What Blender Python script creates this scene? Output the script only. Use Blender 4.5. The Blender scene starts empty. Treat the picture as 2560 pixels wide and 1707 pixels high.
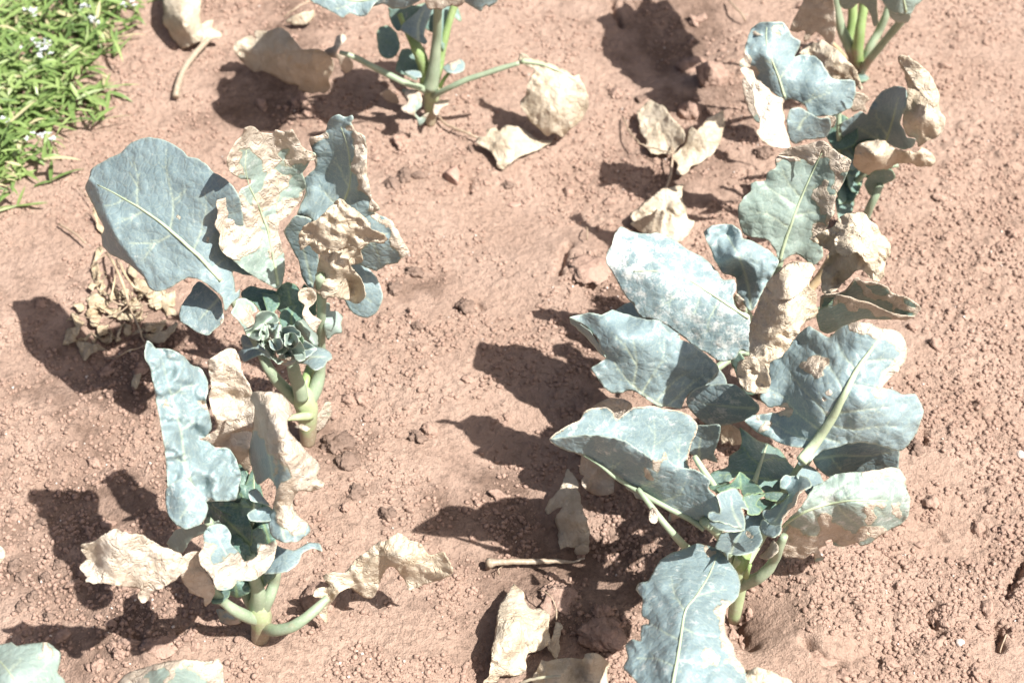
import bpy, math, random
import numpy as np
from mathutils import Vector, Matrix
from mathutils.geometry import delaunay_2d_cdt

C = bpy.context.scene
col = C.collection
random.seed(7)
RNG = np.random.default_rng(11)

# ------------------------------------------------------------------ camera, sky, sun, exposure
CAM_H = 1.6
cam_d = bpy.data.cameras.new('camera')
cam_d.lens = 60.0
cam_d.sensor_width = 36.0
cam_d.clip_end = 500.0
cam_d.clip_start = 0.05
cam = bpy.data.objects.new('camera', cam_d)
cam.location = (0, 0, CAM_H)
cam.rotation_euler = (math.radians(45), 0, 0)
cam_d.dof.use_dof = True
cam_d.dof.focus_distance = 1.86
cam_d.dof.aperture_fstop = 6.3
col.objects.link(cam)
C.camera = cam

SUN_DIR = Vector((-.46468, .30983, -.8295)).normalized()      # direction the light travels
world = bpy.data.worlds.new('World')
C.world = world
world.use_nodes = True
wn = world.node_tree
sky = wn.nodes.new('ShaderNodeTexSky')
sky.sky_type = 'NISHITA'
sky.sun_disc = False
sky.dust_density = 5.0
sky.air_density = .8
sky.ozone_density = .6
sky.sun_elevation = math.asin(-SUN_DIR.z)
sky.sun_rotation = math.atan2(-SUN_DIR.x, -SUN_DIR.y)
wn.links.new(sky.outputs[0], wn.nodes['Background'].inputs[0])
wn.nodes['Background'].inputs[1].default_value = 0.05
sun_d = bpy.data.lights.new('sun', 'SUN')
sun_d.energy = 4.6
sun_d.angle = math.radians(0.53)
sun_d.color = (1.0, .97, .92)
sun = bpy.data.objects.new('sun', sun_d)
sun.rotation_euler = SUN_DIR.to_track_quat('-Z', 'Y').to_euler()
sun.location = (2, -1, 4)
col.objects.link(sun)
C.view_settings.view_transform = 'Standard'
C.view_settings.look = 'None'
C.view_settings.exposure = 1.14
C.view_settings.gamma = 1.0
C.view_settings.use_curve_mapping = False
C.cycles.use_denoising = True
C.cycles.max_bounces = 6

# ------------------------------------------------------------------ surveying: photograph pixel + height -> point in the field
F = 60 / 36 * 2560
CX, CY, K2 = 1280.0, 853.5, math.sqrt(.5)
VIEW = dict(A=(180, 250, 2.6133), B=(180, 820, 1.768), C=(1340, 500, 2.3059), E=(1340, 1000, 2.2176),
            F=(0, 0, 2.6133), G=(740, 0, 2.94), H=(1500, 0, 2.6133), I=(1160, 1000, 2.218),
            J=(0, 480, 2.6133), K=(560, 660, 3.409), M=(0, 1200, 3.0929), N=(1640, 1060, 3.7333),
            O=(2000, 1000, 2.2179), Q=(1200, 1200, 2.94), U=(1040, 380, 2.6133), D=(0, 0, .91875), S=(0, 0, 1.0))

def px(v, pts):
    o = VIEW[v]
    a = np.asarray(pts, float).reshape(-1, 2)
    return np.stack([o[0] + a[:, 0] / o[2], o[1] + a[:, 1] / o[2]], 1)

def rays(p):
    p = np.asarray(p, float).reshape(-1, 2)
    a = (p[:, 0] - CX) / F
    b = (p[:, 1] - CY) / F
    return np.stack([a, K2 * (1 - b), -K2 * (1 + b)], 1)

def at(p, h):
    r = rays(p)
    t = (np.asarray(h, float) - CAM_H) / r[:, 2]
    return np.array([0, 0, CAM_H]) + r * t[:, None]

def h_plane(p, Y):
    r = rays(p)
    return CAM_H + Y / r[:, 1] * r[:, 2]

def heights(v, ctrl, Y0):
    """control heights: metres, or 'd5' = 5 cm behind the plant's own upright plane"""
    P = px(v, [c[:2] for c in ctrl])
    H = []
    for p, c in zip(P, ctrl):
        if isinstance(c[2], str):
            H.append(h_plane(p, Y0 + float(c[2][1:]) / 100)[0])
        else:
            H.append(c[2])
    return P, np.array(H)

# ------------------------------------------------------------------ noise
_tab = {}
def vn(x, y, seed=0):
    if seed not in _tab:
        _tab[seed] = np.random.default_rng(seed * 77 + 5).random((128, 128)) * 2 - 1
    T = _tab[seed]
    xi = np.floor(x).astype(int); yi = np.floor(y).astype(int)
    fx = x - xi; fy = y - yi
    fx = fx * fx * fx * (fx * (fx * 6 - 15) + 10); fy = fy * fy * fy * (fy * (fy * 6 - 15) + 10)
    a = T[xi & 127, yi & 127]; b = T[(xi + 1) & 127, yi & 127]
    c = T[xi & 127, (yi + 1) & 127]; d = T[(xi + 1) & 127, (yi + 1) & 127]
    return (a * (1 - fx) + b * fx) * (1 - fy) + (c * (1 - fx) + d * fx) * fy

def fbm(x, y, seed=0, o=4, g=.5):
    s = 0; a = 1
    for i in range(o):
        s = s + a * vn(x * 2 ** i + 3.7 * i, y * 2 ** i - 1.9 * i, seed + i); a *= g
    return s

def ridge(x, y, seed=0, o=3):
    s = 0; a = 1
    for i in range(o):
        s = s + a * (1 - 2.2 * np.abs(vn(x * 2 ** i + 1.3 * i, y * 2 ** i + 5.1 * i, seed + i))); a *= .5
    return s

def crumple(a, b, seed):
    """papery facets: warped triangle folds in random directions"""
    rg = np.random.default_rng(seed + 9000); s = 0
    for k in range(9):
        lam = 17 * 1.25 ** k
        th = rg.uniform(0, math.pi)
        u = (a * math.cos(th) + b * math.sin(th)) / lam + rg.random() + .35 * vn(a / (lam * 1.3), b / (lam * 1.3), seed + 70 + k)
        t = np.abs((u % 1) * 2 - 1) - .5
        s = s + lam / 100 * t * sstep(-.35, .45, vn(a / lam / 1.1 + 7, b / lam / 1.1, seed + 85 + k))
    return s

def sstep(a, b, x):
    t = np.clip((x - a) / (b - a), 0, 1)
    return t * t * (3 - 2 * t)

def cell(x, y, s, seed, lo=.28, hi=.62, keep=.8):
    """granular lumps: height of the tallest rounded crumb over each point"""
    xc = np.floor(x / s).astype(int); yc = np.floor(y / s).astype(int)
    rg = np.random.default_rng(seed)
    JX, JY, R_, K_ = rg.random((4, 128, 128))
    best = np.zeros_like(x)
    for i in (-1, 0, 1):
        for j in (-1, 0, 1):
            u, w = (xc + i) & 127, (yc + j) & 127
            r = (lo + (hi - lo) * R_[u, w] ** 1.6) * s
            dx = x - (xc + i + JX[u, w]) * s; dy = y - (yc + j + JY[u, w]) * s
            an = K_[u, w] * 40
            ca, sa = np.cos(an), np.sin(an)
            q = ((dx * ca + dy * sa) ** 2 + ((dy * ca - dx * sa) * 1.3) ** 2) / r ** 2
            hgt = r * np.minimum(.62, 1.5 * np.clip(1 - np.sqrt(q), 0, 1))
            hgt = np.where(K_[u, w] < keep, hgt, 0)
            best = np.maximum(best, hgt)
    return best

def seg_dist(P, L):
    """distance of points P to polyline L, and the arc length of the nearest spot"""
    best = np.full(len(P), 1e9); arc = np.zeros(len(P)); s0 = 0
    for a, b in zip(L[:-1], L[1:]):
        d = b - a; n = np.hypot(*d)
        if n < 1e-9: continue
        t = np.clip(((P - a) @ d) / n ** 2, 0, 1)
        dd = np.hypot(*(P - a - t[:, None] * d).T)
        m = dd < best
        best = np.where(m, dd, best); arc = np.where(m, s0 + t * n, arc)
        s0 += n
    return best, arc

def smooth_curve(P, step, closed):
    P = np.asarray(P, float); n = len(P); out = []
    for i in range(n if closed else n - 1):
        if closed:
            p0, p1, p2, p3 = P[(i - 1) % n], P[i], P[(i + 1) % n], P[(i + 2) % n]
        else:
            p0, p1, p2, p3 = P[max(i - 1, 0)], P[i], P[i + 1], P[min(i + 2, n - 1)]
        k = max(1, int(np.hypot(*(p2 - p1)[:2]) / step))
        for t in np.arange(k) / k:
            c = .5 * (2 * p1 + (p2 - p0) * t + (2 * p0 - 5 * p1 + 4 * p2 - p3) * t * t + (3 * p1 - p0 - 3 * p2 + p3) * t ** 3)
            out.append(.65 * c + .35 * (p1 + (p2 - p1) * t))
    if not closed: out.append(P[-1])
    return np.array(out)

def tps(P, Z):
    n = len(P); s = 100.0
    p = P / s
    U = lambda r2: np.where(r2 > 1e-12, .5 * r2 * np.log(np.maximum(r2, 1e-12)), 0)
    A = np.zeros((n + 3, n + 3))
    A[:n, :n] = U(((p[:, None] - p[None]) ** 2).sum(2)) + np.eye(n) * 1e-4
    A[:n, n] = 1; A[:n, n + 1:] = p
    A[n, :n] = 1; A[n + 1:, :n] = p.T
    if n < 3: A += np.eye(n + 3) * 1e-6
    w = np.linalg.lstsq(A, np.concatenate([Z, np.zeros(3)]), rcond=None)[0]
    def f(Q):
        q = np.asarray(Q, float) / s
        return U(((q[:, None] - p[None]) ** 2).sum(2)) @ w[:n] + w[n] + q @ w[n + 1:]
    return f

# ------------------------------------------------------------------ materials
def nodes_of(name):
    m = bpy.data.materials.new(name); m.use_nodes = True
    return m, m.node_tree, m.node_tree.nodes['Principled BSDF']

def N(t, kind, **kw):
    n = t.nodes.new(kind)
    for k, v in kw.items():
        if k in ('in_',):
            for a, b in v.items(): n.inputs[a].default_value = b
        else: setattr(n, k, v)
    return n

def noise(t, vec, scale, detail=4, rough=.55, dist=0.0):
    n = N(t, 'ShaderNodeTexNoise', in_={'Scale': scale, 'Detail': detail, 'Roughness': rough, 'Distortion': dist})
    t.links.new(vec, n.inputs['Vector']); return n.outputs[0]

def ramp(t, f, stops):
    n = N(t, 'ShaderNodeValToRGB')
    e = n.color_ramp.elements
    while len(e) < len(stops): e.new(.5)
    for k, (p, c) in zip(e, stops):
        k.position = p; k.color = (*c, 1) if len(c) == 3 else c
    t.links.new(f, n.inputs[0]); return n.outputs[0]

def mix(t, f, a, b, mode='MIX'):
    n = N(t, 'ShaderNodeMix', data_type='RGBA', blend_type=mode)
    for s, v in ((0, f), (6, a), (7, b)):
        if isinstance(v, (int, float)): n.inputs[s].default_value = v
        elif isinstance(v, tuple): n.inputs[s].default_value = (*v, 1)
        else: t.links.new(v, n.inputs[s])
    return n.outputs[2]

def math_(t, op, a, b=None, clamp=False):
    n = N(t, 'ShaderNodeMath', operation=op, use_clamp=clamp)
    for i, v in enumerate((a, b)):
        if v is None: continue
        if isinstance(v, (int, float)): n.inputs[i].default_value = v
        else: t.links.new(v, n.inputs[i])
    return n.outputs[0]

def attr(t, name):
    return N(t, 'ShaderNodeAttribute', attribute_name=name).outputs['Fac']

def bump(t, hgt, strength, dist, normal=None):
    n = N(t, 'ShaderNodeBump', in_={'Strength': strength, 'Distance': dist})
    t.links.new(hgt, n.inputs['Height'])
    if normal: t.links.new(normal, n.inputs['Normal'])
    return n.outputs[0]

def leaf_material(name, g1, g2, vein, d1=(.66, .585, .49), d2=(.52, .425, .325)):
    m, t, b = nodes_of(name)
    co = N(t, 'ShaderNodeTexCoord').outputs['Object']
    dry, ve, dust = attr(t, 'dry'), attr(t, 'vein'), attr(t, 'dust')
    big = noise(t, co, 28, 3)
    green = mix(t, ramp(t, big, [(.35, (0, 0, 0)), (.65, (1, 1, 1))]), g1, g2)
    fine = noise(t, co, 420, 3, .7)
    blotch = noise(t, co, 75, 5, .65)
    bloom = ramp(t, math_(t, 'ADD', math_(t, 'MULTIPLY', fine, .55), math_(t, 'MULTIPLY', blotch, .45)), [(.46, (0, 0, 0)), (.66, (1, 1, 1))])
    green = mix(t, math_(t, 'MULTIPLY', bloom, .34), green, (.36, .43, .42))
    spots = ramp(t, noise(t, co, 160, 2, .5, .5), [(.72, (0, 0, 0)), (.77, (1, 1, 1))])
    green = mix(t, math_(t, 'MULTIPLY', spots, .4), green, (.42, .36, .22))
    dk = ramp(t, noise(t, co, 190, 4, .7), [(.27, (1, 1, 1)), (.33, (0, 0, 0))])
    green = mix(t, math_(t, 'MULTIPLY', dk, .45), green, (.075, .12, .085))
    dmask = ramp(t, math_(t, 'ADD', math_(t, 'ADD', math_(t, 'MULTIPLY', dust, .55), math_(t, 'MULTIPLY', math_(t, 'SUBTRACT', blotch, .5), 1.9)), math_(t, 'MULTIPLY', math_(t, 'SUBTRACT', fine, .5), .7)), [(.31, (0, 0, 0)), (.74, (1, 1, 1))])
    green = mix(t, dmask, green, (.66, .67, .64))
    v2 = N(t, 'ShaderNodeTexVoronoi', feature='DISTANCE_TO_EDGE', in_={'Scale': 120.0, 'Randomness': .9}); t.links.new(co, v2.inputs['Vector'])
    net = ramp(t, v2.outputs['Distance'], [(0, (1, 1, 1)), (.07, (0, 0, 0))])
    green = mix(t, math_(t, 'MULTIPLY', net, .22), green, vein)
    green = mix(t, ve, green, vein)
    dn = noise(t, co, 36, 6, .65, .4)
    dryc = mix(t, ramp(t, dn, [(.36, (0, 0, 0)), (.66, (1, 1, 1))]), d2, d1)
    dryc = mix(t, math_(t, 'MULTIPLY', ramp(t, fine, [(.5, (0, 0, 0)), (.75, (1, 1, 1))]), .5), dryc, (.66, .61, .53))
    rust = ramp(t, noise(t, co, 22, 4, .6), [(.66, (0, 0, 0)), (.76, (1, 1, 1))])
    dryc = mix(t, math_(t, 'MULTIPLY', rust, .45), dryc, (.42, .28, .14))
    dryc = mix(t, math_(t, 'MULTIPLY', ve, .35), dryc, (.42, .32, .20))
    edge = math_(t, 'MULTIPLY', math_(t, 'SUBTRACT', fine, .5), .5)
    dsh = ramp(t, math_(t, 'ADD', math_(t, 'ADD', dry, edge), math_(t, 'MULTIPLY', math_(t, 'SUBTRACT', blotch, .5), .9)), [(.38, (0, 0, 0)), (.60, (1, 1, 1))])
    dpre = math_(t, 'ADD', math_(t, 'ADD', dry, edge), math_(t, 'MULTIPLY', math_(t, 'SUBTRACT', blotch, .5), .9))
    halo = ramp(t, dpre, [(.16, (0, 0, 0)), (.40, (1, 1, 1))])
    green = mix(t, math_(t, 'MULTIPLY', halo, .75), green, (.46, .42, .26))
    base = mix(t, dsh, green, dryc)
    t.links.new(base, b.inputs['Base Color'])
    rg = N(t, 'ShaderNodeMapRange', in_={3: .42, 4: .72}); t.links.new(dsh, rg.inputs[0]); t.links.new(rg.outputs[0], b.inputs['Roughness'])
    b.inputs['Specular IOR Level'].default_value = .38
    wr = noise(t, co, 120, 5, .6, .6)
    vor = N(t, 'ShaderNodeTexVoronoi', feature='DISTANCE_TO_EDGE', in_={'Scale': 95.0}); t.links.new(co, vor.inputs['Vector'])
    quilt = ramp(t, vor.outputs['Distance'], [(0, (0, 0, 0)), (.22, (1, 1, 1))])
    h1 = math_(t, 'MULTIPLY', wr, math_(t, 'ADD', math_(t, 'MULTIPLY', dsh, 1.8), .25))
    h2 = math_(t, 'MULTIPLY', quilt, math_(t, 'SUBTRACT', .14, math_(t, 'MULTIPLY', dsh, .12)))
    cre = None
    for sc_, wd_ in ((26, .018), (52, .028)):
        q = math_(t, 'ABSOLUTE', math_(t, 'SUBTRACT', noise(t, co, sc_, 2, .5, 1.2), .5))
        q = ramp(t, q, [(0, (1, 1, 1)), (wd_, (0, 0, 0))])
        cre = q if cre is None else math_(t, 'ADD', cre, q)
    hh = math_(t, 'ADD', math_(t, 'ADD', h1, h2), math_(t, 'MULTIPLY', fine, .12))
    hh = math_(t, 'SUBTRACT', hh, math_(t, 'MULTIPLY', math_(t, 'MULTIPLY', cre, dsh), .65))
    nb = bump(t, hh, .55, .004)
    t.links.new(nb, b.inputs['Normal'])
    tr = N(t, 'ShaderNodeBsdfTranslucent'); t.links.new(base, tr.inputs[0]); t.links.new(nb, tr.inputs['Normal'])
    ms = N(t, 'ShaderNodeMixShader')
    f = N(t, 'ShaderNodeMapRange', in_={3: .10, 4: .13}); t.links.new(dsh, f.inputs[0]); t.links.new(f.outputs[0], ms.inputs[0])
    t.links.new(b.outputs[0], ms.inputs[1]); t.links.new(tr.outputs[0], ms.inputs[2])
    t.links.new(ms.outputs[0], t.nodes['Material Output'].inputs[0])
    return m

VEINC = (.48, .55, .42)
M = {}
M['blue'] = leaf_material('glaucous leaf', (.192, .264, .282), (.235, .312, .328), VEINC)
M['sage'] = leaf_material('sage leaf', (.25, .325, .285), (.295, .37, .33), VEINC)
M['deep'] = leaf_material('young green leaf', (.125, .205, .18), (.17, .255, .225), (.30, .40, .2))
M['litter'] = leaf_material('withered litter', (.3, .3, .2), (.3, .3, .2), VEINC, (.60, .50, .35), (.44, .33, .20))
M['dark'] = leaf_material('shaded young leaf', (.07, .14, .115), (.11, .19, .155), (.26, .36, .18))  # darker copy of the young leaf, shade of inner leaves in its green
M['fallen'] = leaf_material('fallen dry leaf', (.3, .3, .2), (.3, .3, .2), VEINC, (.67, .585, .46), (.53, .43, .305))

def stem_material(name, a, b_, c):
    m, t, b = nodes_of(name)
    co = N(t, 'ShaderNodeTexCoord').outputs['Object']
    n1 = noise(t, co, 40, 4)
    base = mix(t, ramp(t, n1, [(.35, (0, 0, 0)), (.68, (1, 1, 1))]), a, b_)
    st = noise(t, co, 300, 3)
    z = N(t, 'ShaderNodeSeparateXYZ'); t.links.new(co, z.inputs[0])
    dirt = math_(t, 'SUBTRACT', math_(t, 'MULTIPLY', n1, .10), z.outputs[2])
    base = mix(t, math_(t, 'MULTIPLY', ramp(t, math_(t, 'MULTIPLY', dirt, 30), [(.0, (0, 0, 0)), (.6, (1, 1, 1))]), .85), base, (.30, .22, .16))
    sca = ramp(t, noise(t, co, 90, 4, .7, .8), [(.62, (0, 0, 0)), (.72, (1, 1, 1))])
    base = mix(t, math_(t, 'MULTIPLY', sca, .45), base, (.34, .29, .19))
    base = mix(t, math_(t, 'MULTIPLY', ramp(t, st, [(.52, (0, 0, 0)), (.7, (1, 1, 1))]), .4), base, c)
    t.links.new(base, b.inputs['Base Color'])
    b.inputs['Roughness'].default_value = .5
    t.links.new(bump(t, st, .3, .001), b.inputs['Normal'])
    return m
M['petiole'] = stem_material('petiole', (.23, .30, .20), (.32, .38, .26), (.40, .42, .34))
M['stem'] = stem_material('stem', (.32, .39, .20), (.42, .48, .28), (.46, .48, .36))
M['greenstem'] = stem_material('bright petiole', (.19, .29, .09), (.30, .40, .17), (.40, .46, .30))
M['midrib'] = stem_material('midrib', (.38, .46, .29), (.46, .53, .36), (.50, .54, .42))
M['straw'] = stem_material('straw', (.54, .44, .28), (.46, .33, .19), (.60, .54, .42))
M['pale_stalk'] = stem_material('pale stalk', (.42, .40, .27), (.48, .47, .36), (.55, .53, .45))

def soil_material(name, a, b_, sc=1.0, bumpd=.0022, damp=False):
    m, t, b = nodes_of(name)
    co = N(t, 'ShaderNodeTexCoord').outputs['Object']
    n1 = noise(t, co, 9, 5, .6)
    base = mix(t, ramp(t, n1, [(.3, (0, 0, 0)), (.7, (1, 1, 1))]), a, b_)
    n2 = noise(t, co, 150, 4, .65)
    base = mix(t, math_(t, 'MULTIPLY', ramp(t, n2, [(.5, (0, 0, 0)), (.72, (1, 1, 1))]), .55), base, tuple(x * 1.28 for x in b_))
    n3 = noise(t, co, 70, 3, .5)
    base = mix(t, math_(t, 'MULTIPLY', ramp(t, n3, [(.25, (1, 1, 1)), (.42, (0, 0, 0))]), .45), base, tuple(x * .62 for x in a))
    sp = N(t, 'ShaderNodeTexVoronoi', in_={'Scale': 210.0}); t.links.new(co, sp.inputs['Vector'])
    tiny = ramp(t, sp.outputs['Distance'], [(.05, (1, 1, 1)), (.13, (0, 0, 0))])
    pick = ramp(t, N(t, 'ShaderNodeSeparateColor').outputs[0] if False else sp.outputs['Color'], [(.80, (0, 0, 0)), (.86, (1, 1, 1))])
    base = mix(t, math_(t, 'MULTIPLY', math_(t, 'MULTIPLY', tiny, pick), .7), base, (.52, .46, .42))
    if damp:  # browns damp soil and paints in the deep shade beside the plants
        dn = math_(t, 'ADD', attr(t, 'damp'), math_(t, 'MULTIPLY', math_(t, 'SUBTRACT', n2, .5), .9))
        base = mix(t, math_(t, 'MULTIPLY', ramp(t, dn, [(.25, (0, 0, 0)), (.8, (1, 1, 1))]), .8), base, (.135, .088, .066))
    t.links.new(base, b.inputs['Base Color'])
    b.inputs['Roughness'].default_value = .95
    b.inputs['Specular IOR Level'].default_value = .12
    f = noise(t, co, 430, 5, .7)
    gr = N(t, 'ShaderNodeTexVoronoi', in_={'Scale': 270.0, 'Detail': 2.0, 'Roughness': .6}); t.links.new(co, gr.inputs['Vector'])
    pit = ramp(t, noise(t, co, 120, 5, .75), [(.36, (0, 0, 0)), (.44, (1, 1, 1))])
    g = math_(t, 'ADD', math_(t, 'MULTIPLY', f, .5), math_(t, 'MULTIPLY', n2, .7))
    g = math_(t, 'SUBTRACT', math_(t, 'ADD', g, math_(t, 'MULTIPLY', pit, .45)), math_(t, 'MULTIPLY', gr.outputs['Distance'], .5))
    t.links.new(bump(t, g, .8, bumpd), b.inputs['Normal'])
    return m
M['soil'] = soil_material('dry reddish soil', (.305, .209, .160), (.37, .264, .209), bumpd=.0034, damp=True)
M['clod'] = soil_material('crumbled clod', (.31, .206, .16), (.38, .264, .21))
M['damp'] = soil_material('damp clod', (.175, .12, .094), (.25, .178, .142))
M['brick'] = soil_material('red stone', (.34, .215, .17), (.38, .255, .205), bumpd=.0006)
M['pale_stone'] = soil_material('pale stone', (.50, .42, .37), (.58, .50, .45), bumpd=.0005)

# ------------------------------------------------------------------ object helpers
def mesh_obj(name, V, T, mat, parent=None, origin=(0, 0, 0), attrs=None, smooth=True):
    V = np.asarray(V, np.float32) - np.asarray(origin, np.float32)
    me = bpy.data.meshes.new(name)
    if isinstance(T, np.ndarray):
        n, k = T.shape
        me.vertices.add(len(V)); me.vertices.foreach_set('co', V.ravel())
        me.loops.add(n * k); me.loops.foreach_set('vertex_index', T.astype(np.int32).ravel())
        me.polygons.add(n); me.polygons.foreach_set('loop_start', np.arange(0, n * k, k, dtype=np.int32))
        me.polygons.foreach_set('loop_total', np.full(n, k, np.int32))
        me.update(calc_edges=True)
    else:
        me.from_pydata(V.tolist(), [], T)
    if smooth: me.polygons.foreach_set('use_smooth', np.ones(len(me.polygons), bool))
    for k, a in (attrs or {}).items():
        at_ = me.attributes.new(k, 'FLOAT', 'POINT')
        at_.data.foreach_set('value', np.asarray(a, np.float32))
    me.materials.append(mat)
    o = bpy.data.objects.new(name, me); col.objects.link(o)
    if parent is not None: o.parent = parent
    else: o.location = origin
    return o

def tag(o, label=None, cat=None, group=None, kind=None):
    for k, v in (('label', label), ('category', cat), ('group', group), ('kind', kind)):
        if v: o[k] = v
    return o

def empty(name, loc):
    o = bpy.data.objects.new(name, None); o.empty_display_size = .05
    o.location = loc; col.objects.link(o); return o

class Plant:
    def __init__(s, base, label):
        s.base = np.array(base, float); s.Y = base[1]
        s.root = empty('broccoli_plant', base)
        tag(s.root, label, 'broccoli', 'sun scorched broccoli plants in two rows')

def tube_mesh(P, R, n=10, flat=1.0, cap=True):
    P = np.asarray(P, float); R = np.asarray(R, float)
    tang = np.gradient(P, axis=0)
    tang /= np.linalg.norm(tang, axis=1)[:, None] + 1e-12
    up = np.array([0, -K2, K2])
    V = []; Fc = []
    for i, (p, r, t) in enumerate(zip(P, R, tang)):
        s = np.cross(t, up)
        if np.linalg.norm(s) < 1e-3: s = np.array([1., 0, 0])
        s /= np.linalg.norm(s); u = np.cross(s, t)
        for k in range(n):
            a = 2 * math.pi * k / n
            V.append(p + s * r * math.cos(a) + u * r * flat * math.sin(a))
    for i in range(len(P) - 1):
        for k in range(n):
            Fc.append((i * n + k, i * n + (k + 1) % n, (i + 1) * n + (k + 1) % n, (i + 1) * n + k))
    if cap:
        Fc.append(tuple(range(n - 1, -1, -1))); Fc.append(tuple((len(P) - 1) * n + k for k in range(n)))
    return np.array(V), Fc

def tube(owner, name, v, pts, mat, Y0=0, parent=None, origin=(0, 0, 0), flat=1.0, wob=.035, lift_ground=False, label=None, thin=1.0):
    """pts: (x, y, height, width in view px)"""
    P2, H = heights(v, [p[:3] for p in pts], Y0)
    W = np.array([p[3] for p in pts], float) / VIEW[v][2] / 2 * thin
    A = smooth_curve(np.column_stack([P2, H * 1000, W]), 9, False)
    P2, H, W = A[:, :2], A[:, 2] / 1000, A[:, 3]
    P = at(P2, H)
    if lift_ground:
        P[:, 2] = gz(P[:, 0], P[:, 1]) + H
    R = W * np.linalg.norm(P - [0, 0, CAM_H], axis=1) / F
    s = int(abs(P2[0, 0] * 13 + P2[0, 1])) % 90
    R = R * (1 + wob * 2 * vn(np.arange(len(R)) * .45, np.zeros(len(R)) + .5, s))
    V, Fc = tube_mesh(P, np.maximum(R, .0004), flat=flat)
    o = mesh_obj(name, V, Fc, mat, parent, origin)
    if label: o['label'] = label
    return o

def sheet(v, outline, ctrl, Y0, mid=None, veins=(), dry=(), w=2.0, dw=5.0, edgew=4.0, curl=0.0, dust=0.0, jag=1.2, seed=0,
          step=4.2, quilt=1.2, rim=.5, ground=False, dustspots=(), folds=(), wl=1.0, veinw=1.75):
    sc = VIEW[v][2]
    O = smooth_curve(px(v, outline), 5.0, True)
    arc = np.arange(len(O)) * 5.0
    d = np.roll(O, -1, 0) - np.roll(O, 1, 0); nrm = np.stack([d[:, 1], -d[:, 0]], 1) / (np.hypot(*d.T)[:, None] + 1e-9)
    O = O + nrm * (jag * (vn(arc / 14, arc * 0 + .3, seed + 1) + .8 * vn(arc / 6, arc * 0 + .7, seed + 2)))[:, None]
    lo, hi = O.min(0), O.max(0)
    xs, ys = np.arange(lo[0], hi[0], step), np.arange(lo[1], hi[1], step * .866)
    X, Yg = np.meshgrid(xs, ys); X = X + (np.arange(len(ys)) % 2)[:, None] * step / 2
    rg = np.random.default_rng(seed + 400)
    Q = np.stack([X.ravel(), Yg.ravel()], 1); Q += (rg.random(Q.shape) - .5) * step * .3
    # inside test
    x, y = Q.T; ins = np.zeros(len(Q), bool); n = len(O)
    for i in range(n):
        x1, y1 = O[i]; x2, y2 = O[(i + 1) % n]
        if y1 == y2: continue
        c = ((y1 > y) != (y2 > y)) & (x < (x2 - x1) * (y - y1) / (y2 - y1) + x1)
        ins ^= c
    Q = Q[ins]
    OC = np.vstack([O, O[:1]])
    de, _ = seg_dist(Q, OC)
    Q = Q[de > step * .55]
    allp = np.vstack([O, Q])
    r = delaunay_2d_cdt([Vector(p) for p in allp], [(i, (i + 1) % n) for i in range(n)], [], 1, 1e-4)
    P = np.array([tuple(p) for p in r[0]]); T = [tuple(f) for f in r[2]]
    de, arc = seg_dist(P, OC)
    cp, ch = heights(v, ctrl, Y0)
    H = tps(cp, ch)(P)
    lines = []
    if mid: lines.append((smooth_curve(px(v, mid), 6, False), 2.6, veinw * 1.5))
    rv = np.random.default_rng(seed + 600)
    for q in veins:
        L = smooth_curve(px(v, q), 6, False); lines.append((L, 1.3, veinw))
        n_ = len(L); tot = n_ * 6.0
        if tot < 40: continue
        for u, sg in ((.3, 1), (.45, -1), (.62, 1), (.78, -1)):
            k_ = int(u * (n_ - 1)); t_ = L[min(k_ + 2, n_ - 1)] - L[max(k_ - 2, 0)]; a_ = math.atan2(t_[1], t_[0]) + sg * rv.uniform(.6, 1.0)
            l_ = tot * rv.uniform(.18, .32) * (1.1 - u * .5); p0 = L[k_]
            p1 = p0 + l_ * .5 * np.array([math.cos(a_), math.sin(a_)]); p2 = p1 + l_ * .5 * np.array([math.cos(a_ - sg * .35), math.sin(a_ - sg * .35)])
            lines.append((np.array([p0, p1, p2]), .7, veinw * .6))
    dv = np.full(len(P), 1e3); vm = np.zeros(len(P))
    for L, k, wd in lines:
        dd, sa = seg_dist(P, L)
        tot = np.hypot(*np.diff(L, axis=0).T).sum() + 1e-6
        tp = 1 - .6 * sa / tot
        if k > 1: dv = np.minimum(dv, dd * (1.3 if k < 2 else 1))
        vm = np.maximum(vm, np.exp(-(dd / (wd * 1.35 * tp)) ** 2) * (1 if k > 2 else .92 if k > 1 else .6) * (.45 + .55 * tp))
    szf = float(np.clip(math.sqrt(abs(np.sum(O[:, 0] * np.roll(O[:, 1], -1) - O[:, 1] * np.roll(O[:, 0], -1))) / 2) / 150, .22, 1))
    w *= szf; dw *= szf; edgew *= szf
    # dryness
    f = np.full(len(P), -1.0)
    PW = P + 15 * np.stack([fbm(P[:, 0] / 38, P[:, 1] / 38, seed + 11, 3), fbm(P[:, 0] / 38 + 9, P[:, 1] / 38, seed + 14, 3)], 1)
    for it in dry:
        if it[0] == 'all': f = np.maximum(f, it[1])
        elif it[0] == 'e': f = np.maximum(f, 1 - de / (it[1] / sc))
        elif it[0] == 's': f = np.maximum(f, 1.2 * (1 - seg_dist(PW, px(v, it[1]))[0] / (it[2] / sc)))
        elif it[0] == 'b':
            c = px(v, [it[1:3]])[0]; f = np.maximum(f, 1.3 * (1 - np.hypot(*(PW - c).T) / (it[3] / sc)))
    f = f + .38 * fbm(P[:, 0] / 34, P[:, 1] / 34, seed + 20, 3)
    dm = sstep(-.12, .35, f)
    # relief, metres towards the viewer side of the blade
    a = P[:, 0] + 9 * vn(P[:, 0] / 40, P[:, 1] / 40, seed + 31); b = P[:, 1] + 9 * vn(P[:, 0] / 40, P[:, 1] / 40, seed + 32)
    bl = fbm(a / (70 * wl), b / (70 * wl), seed + 40, 3)
    dis = w * .001 * bl * 1.35
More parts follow.
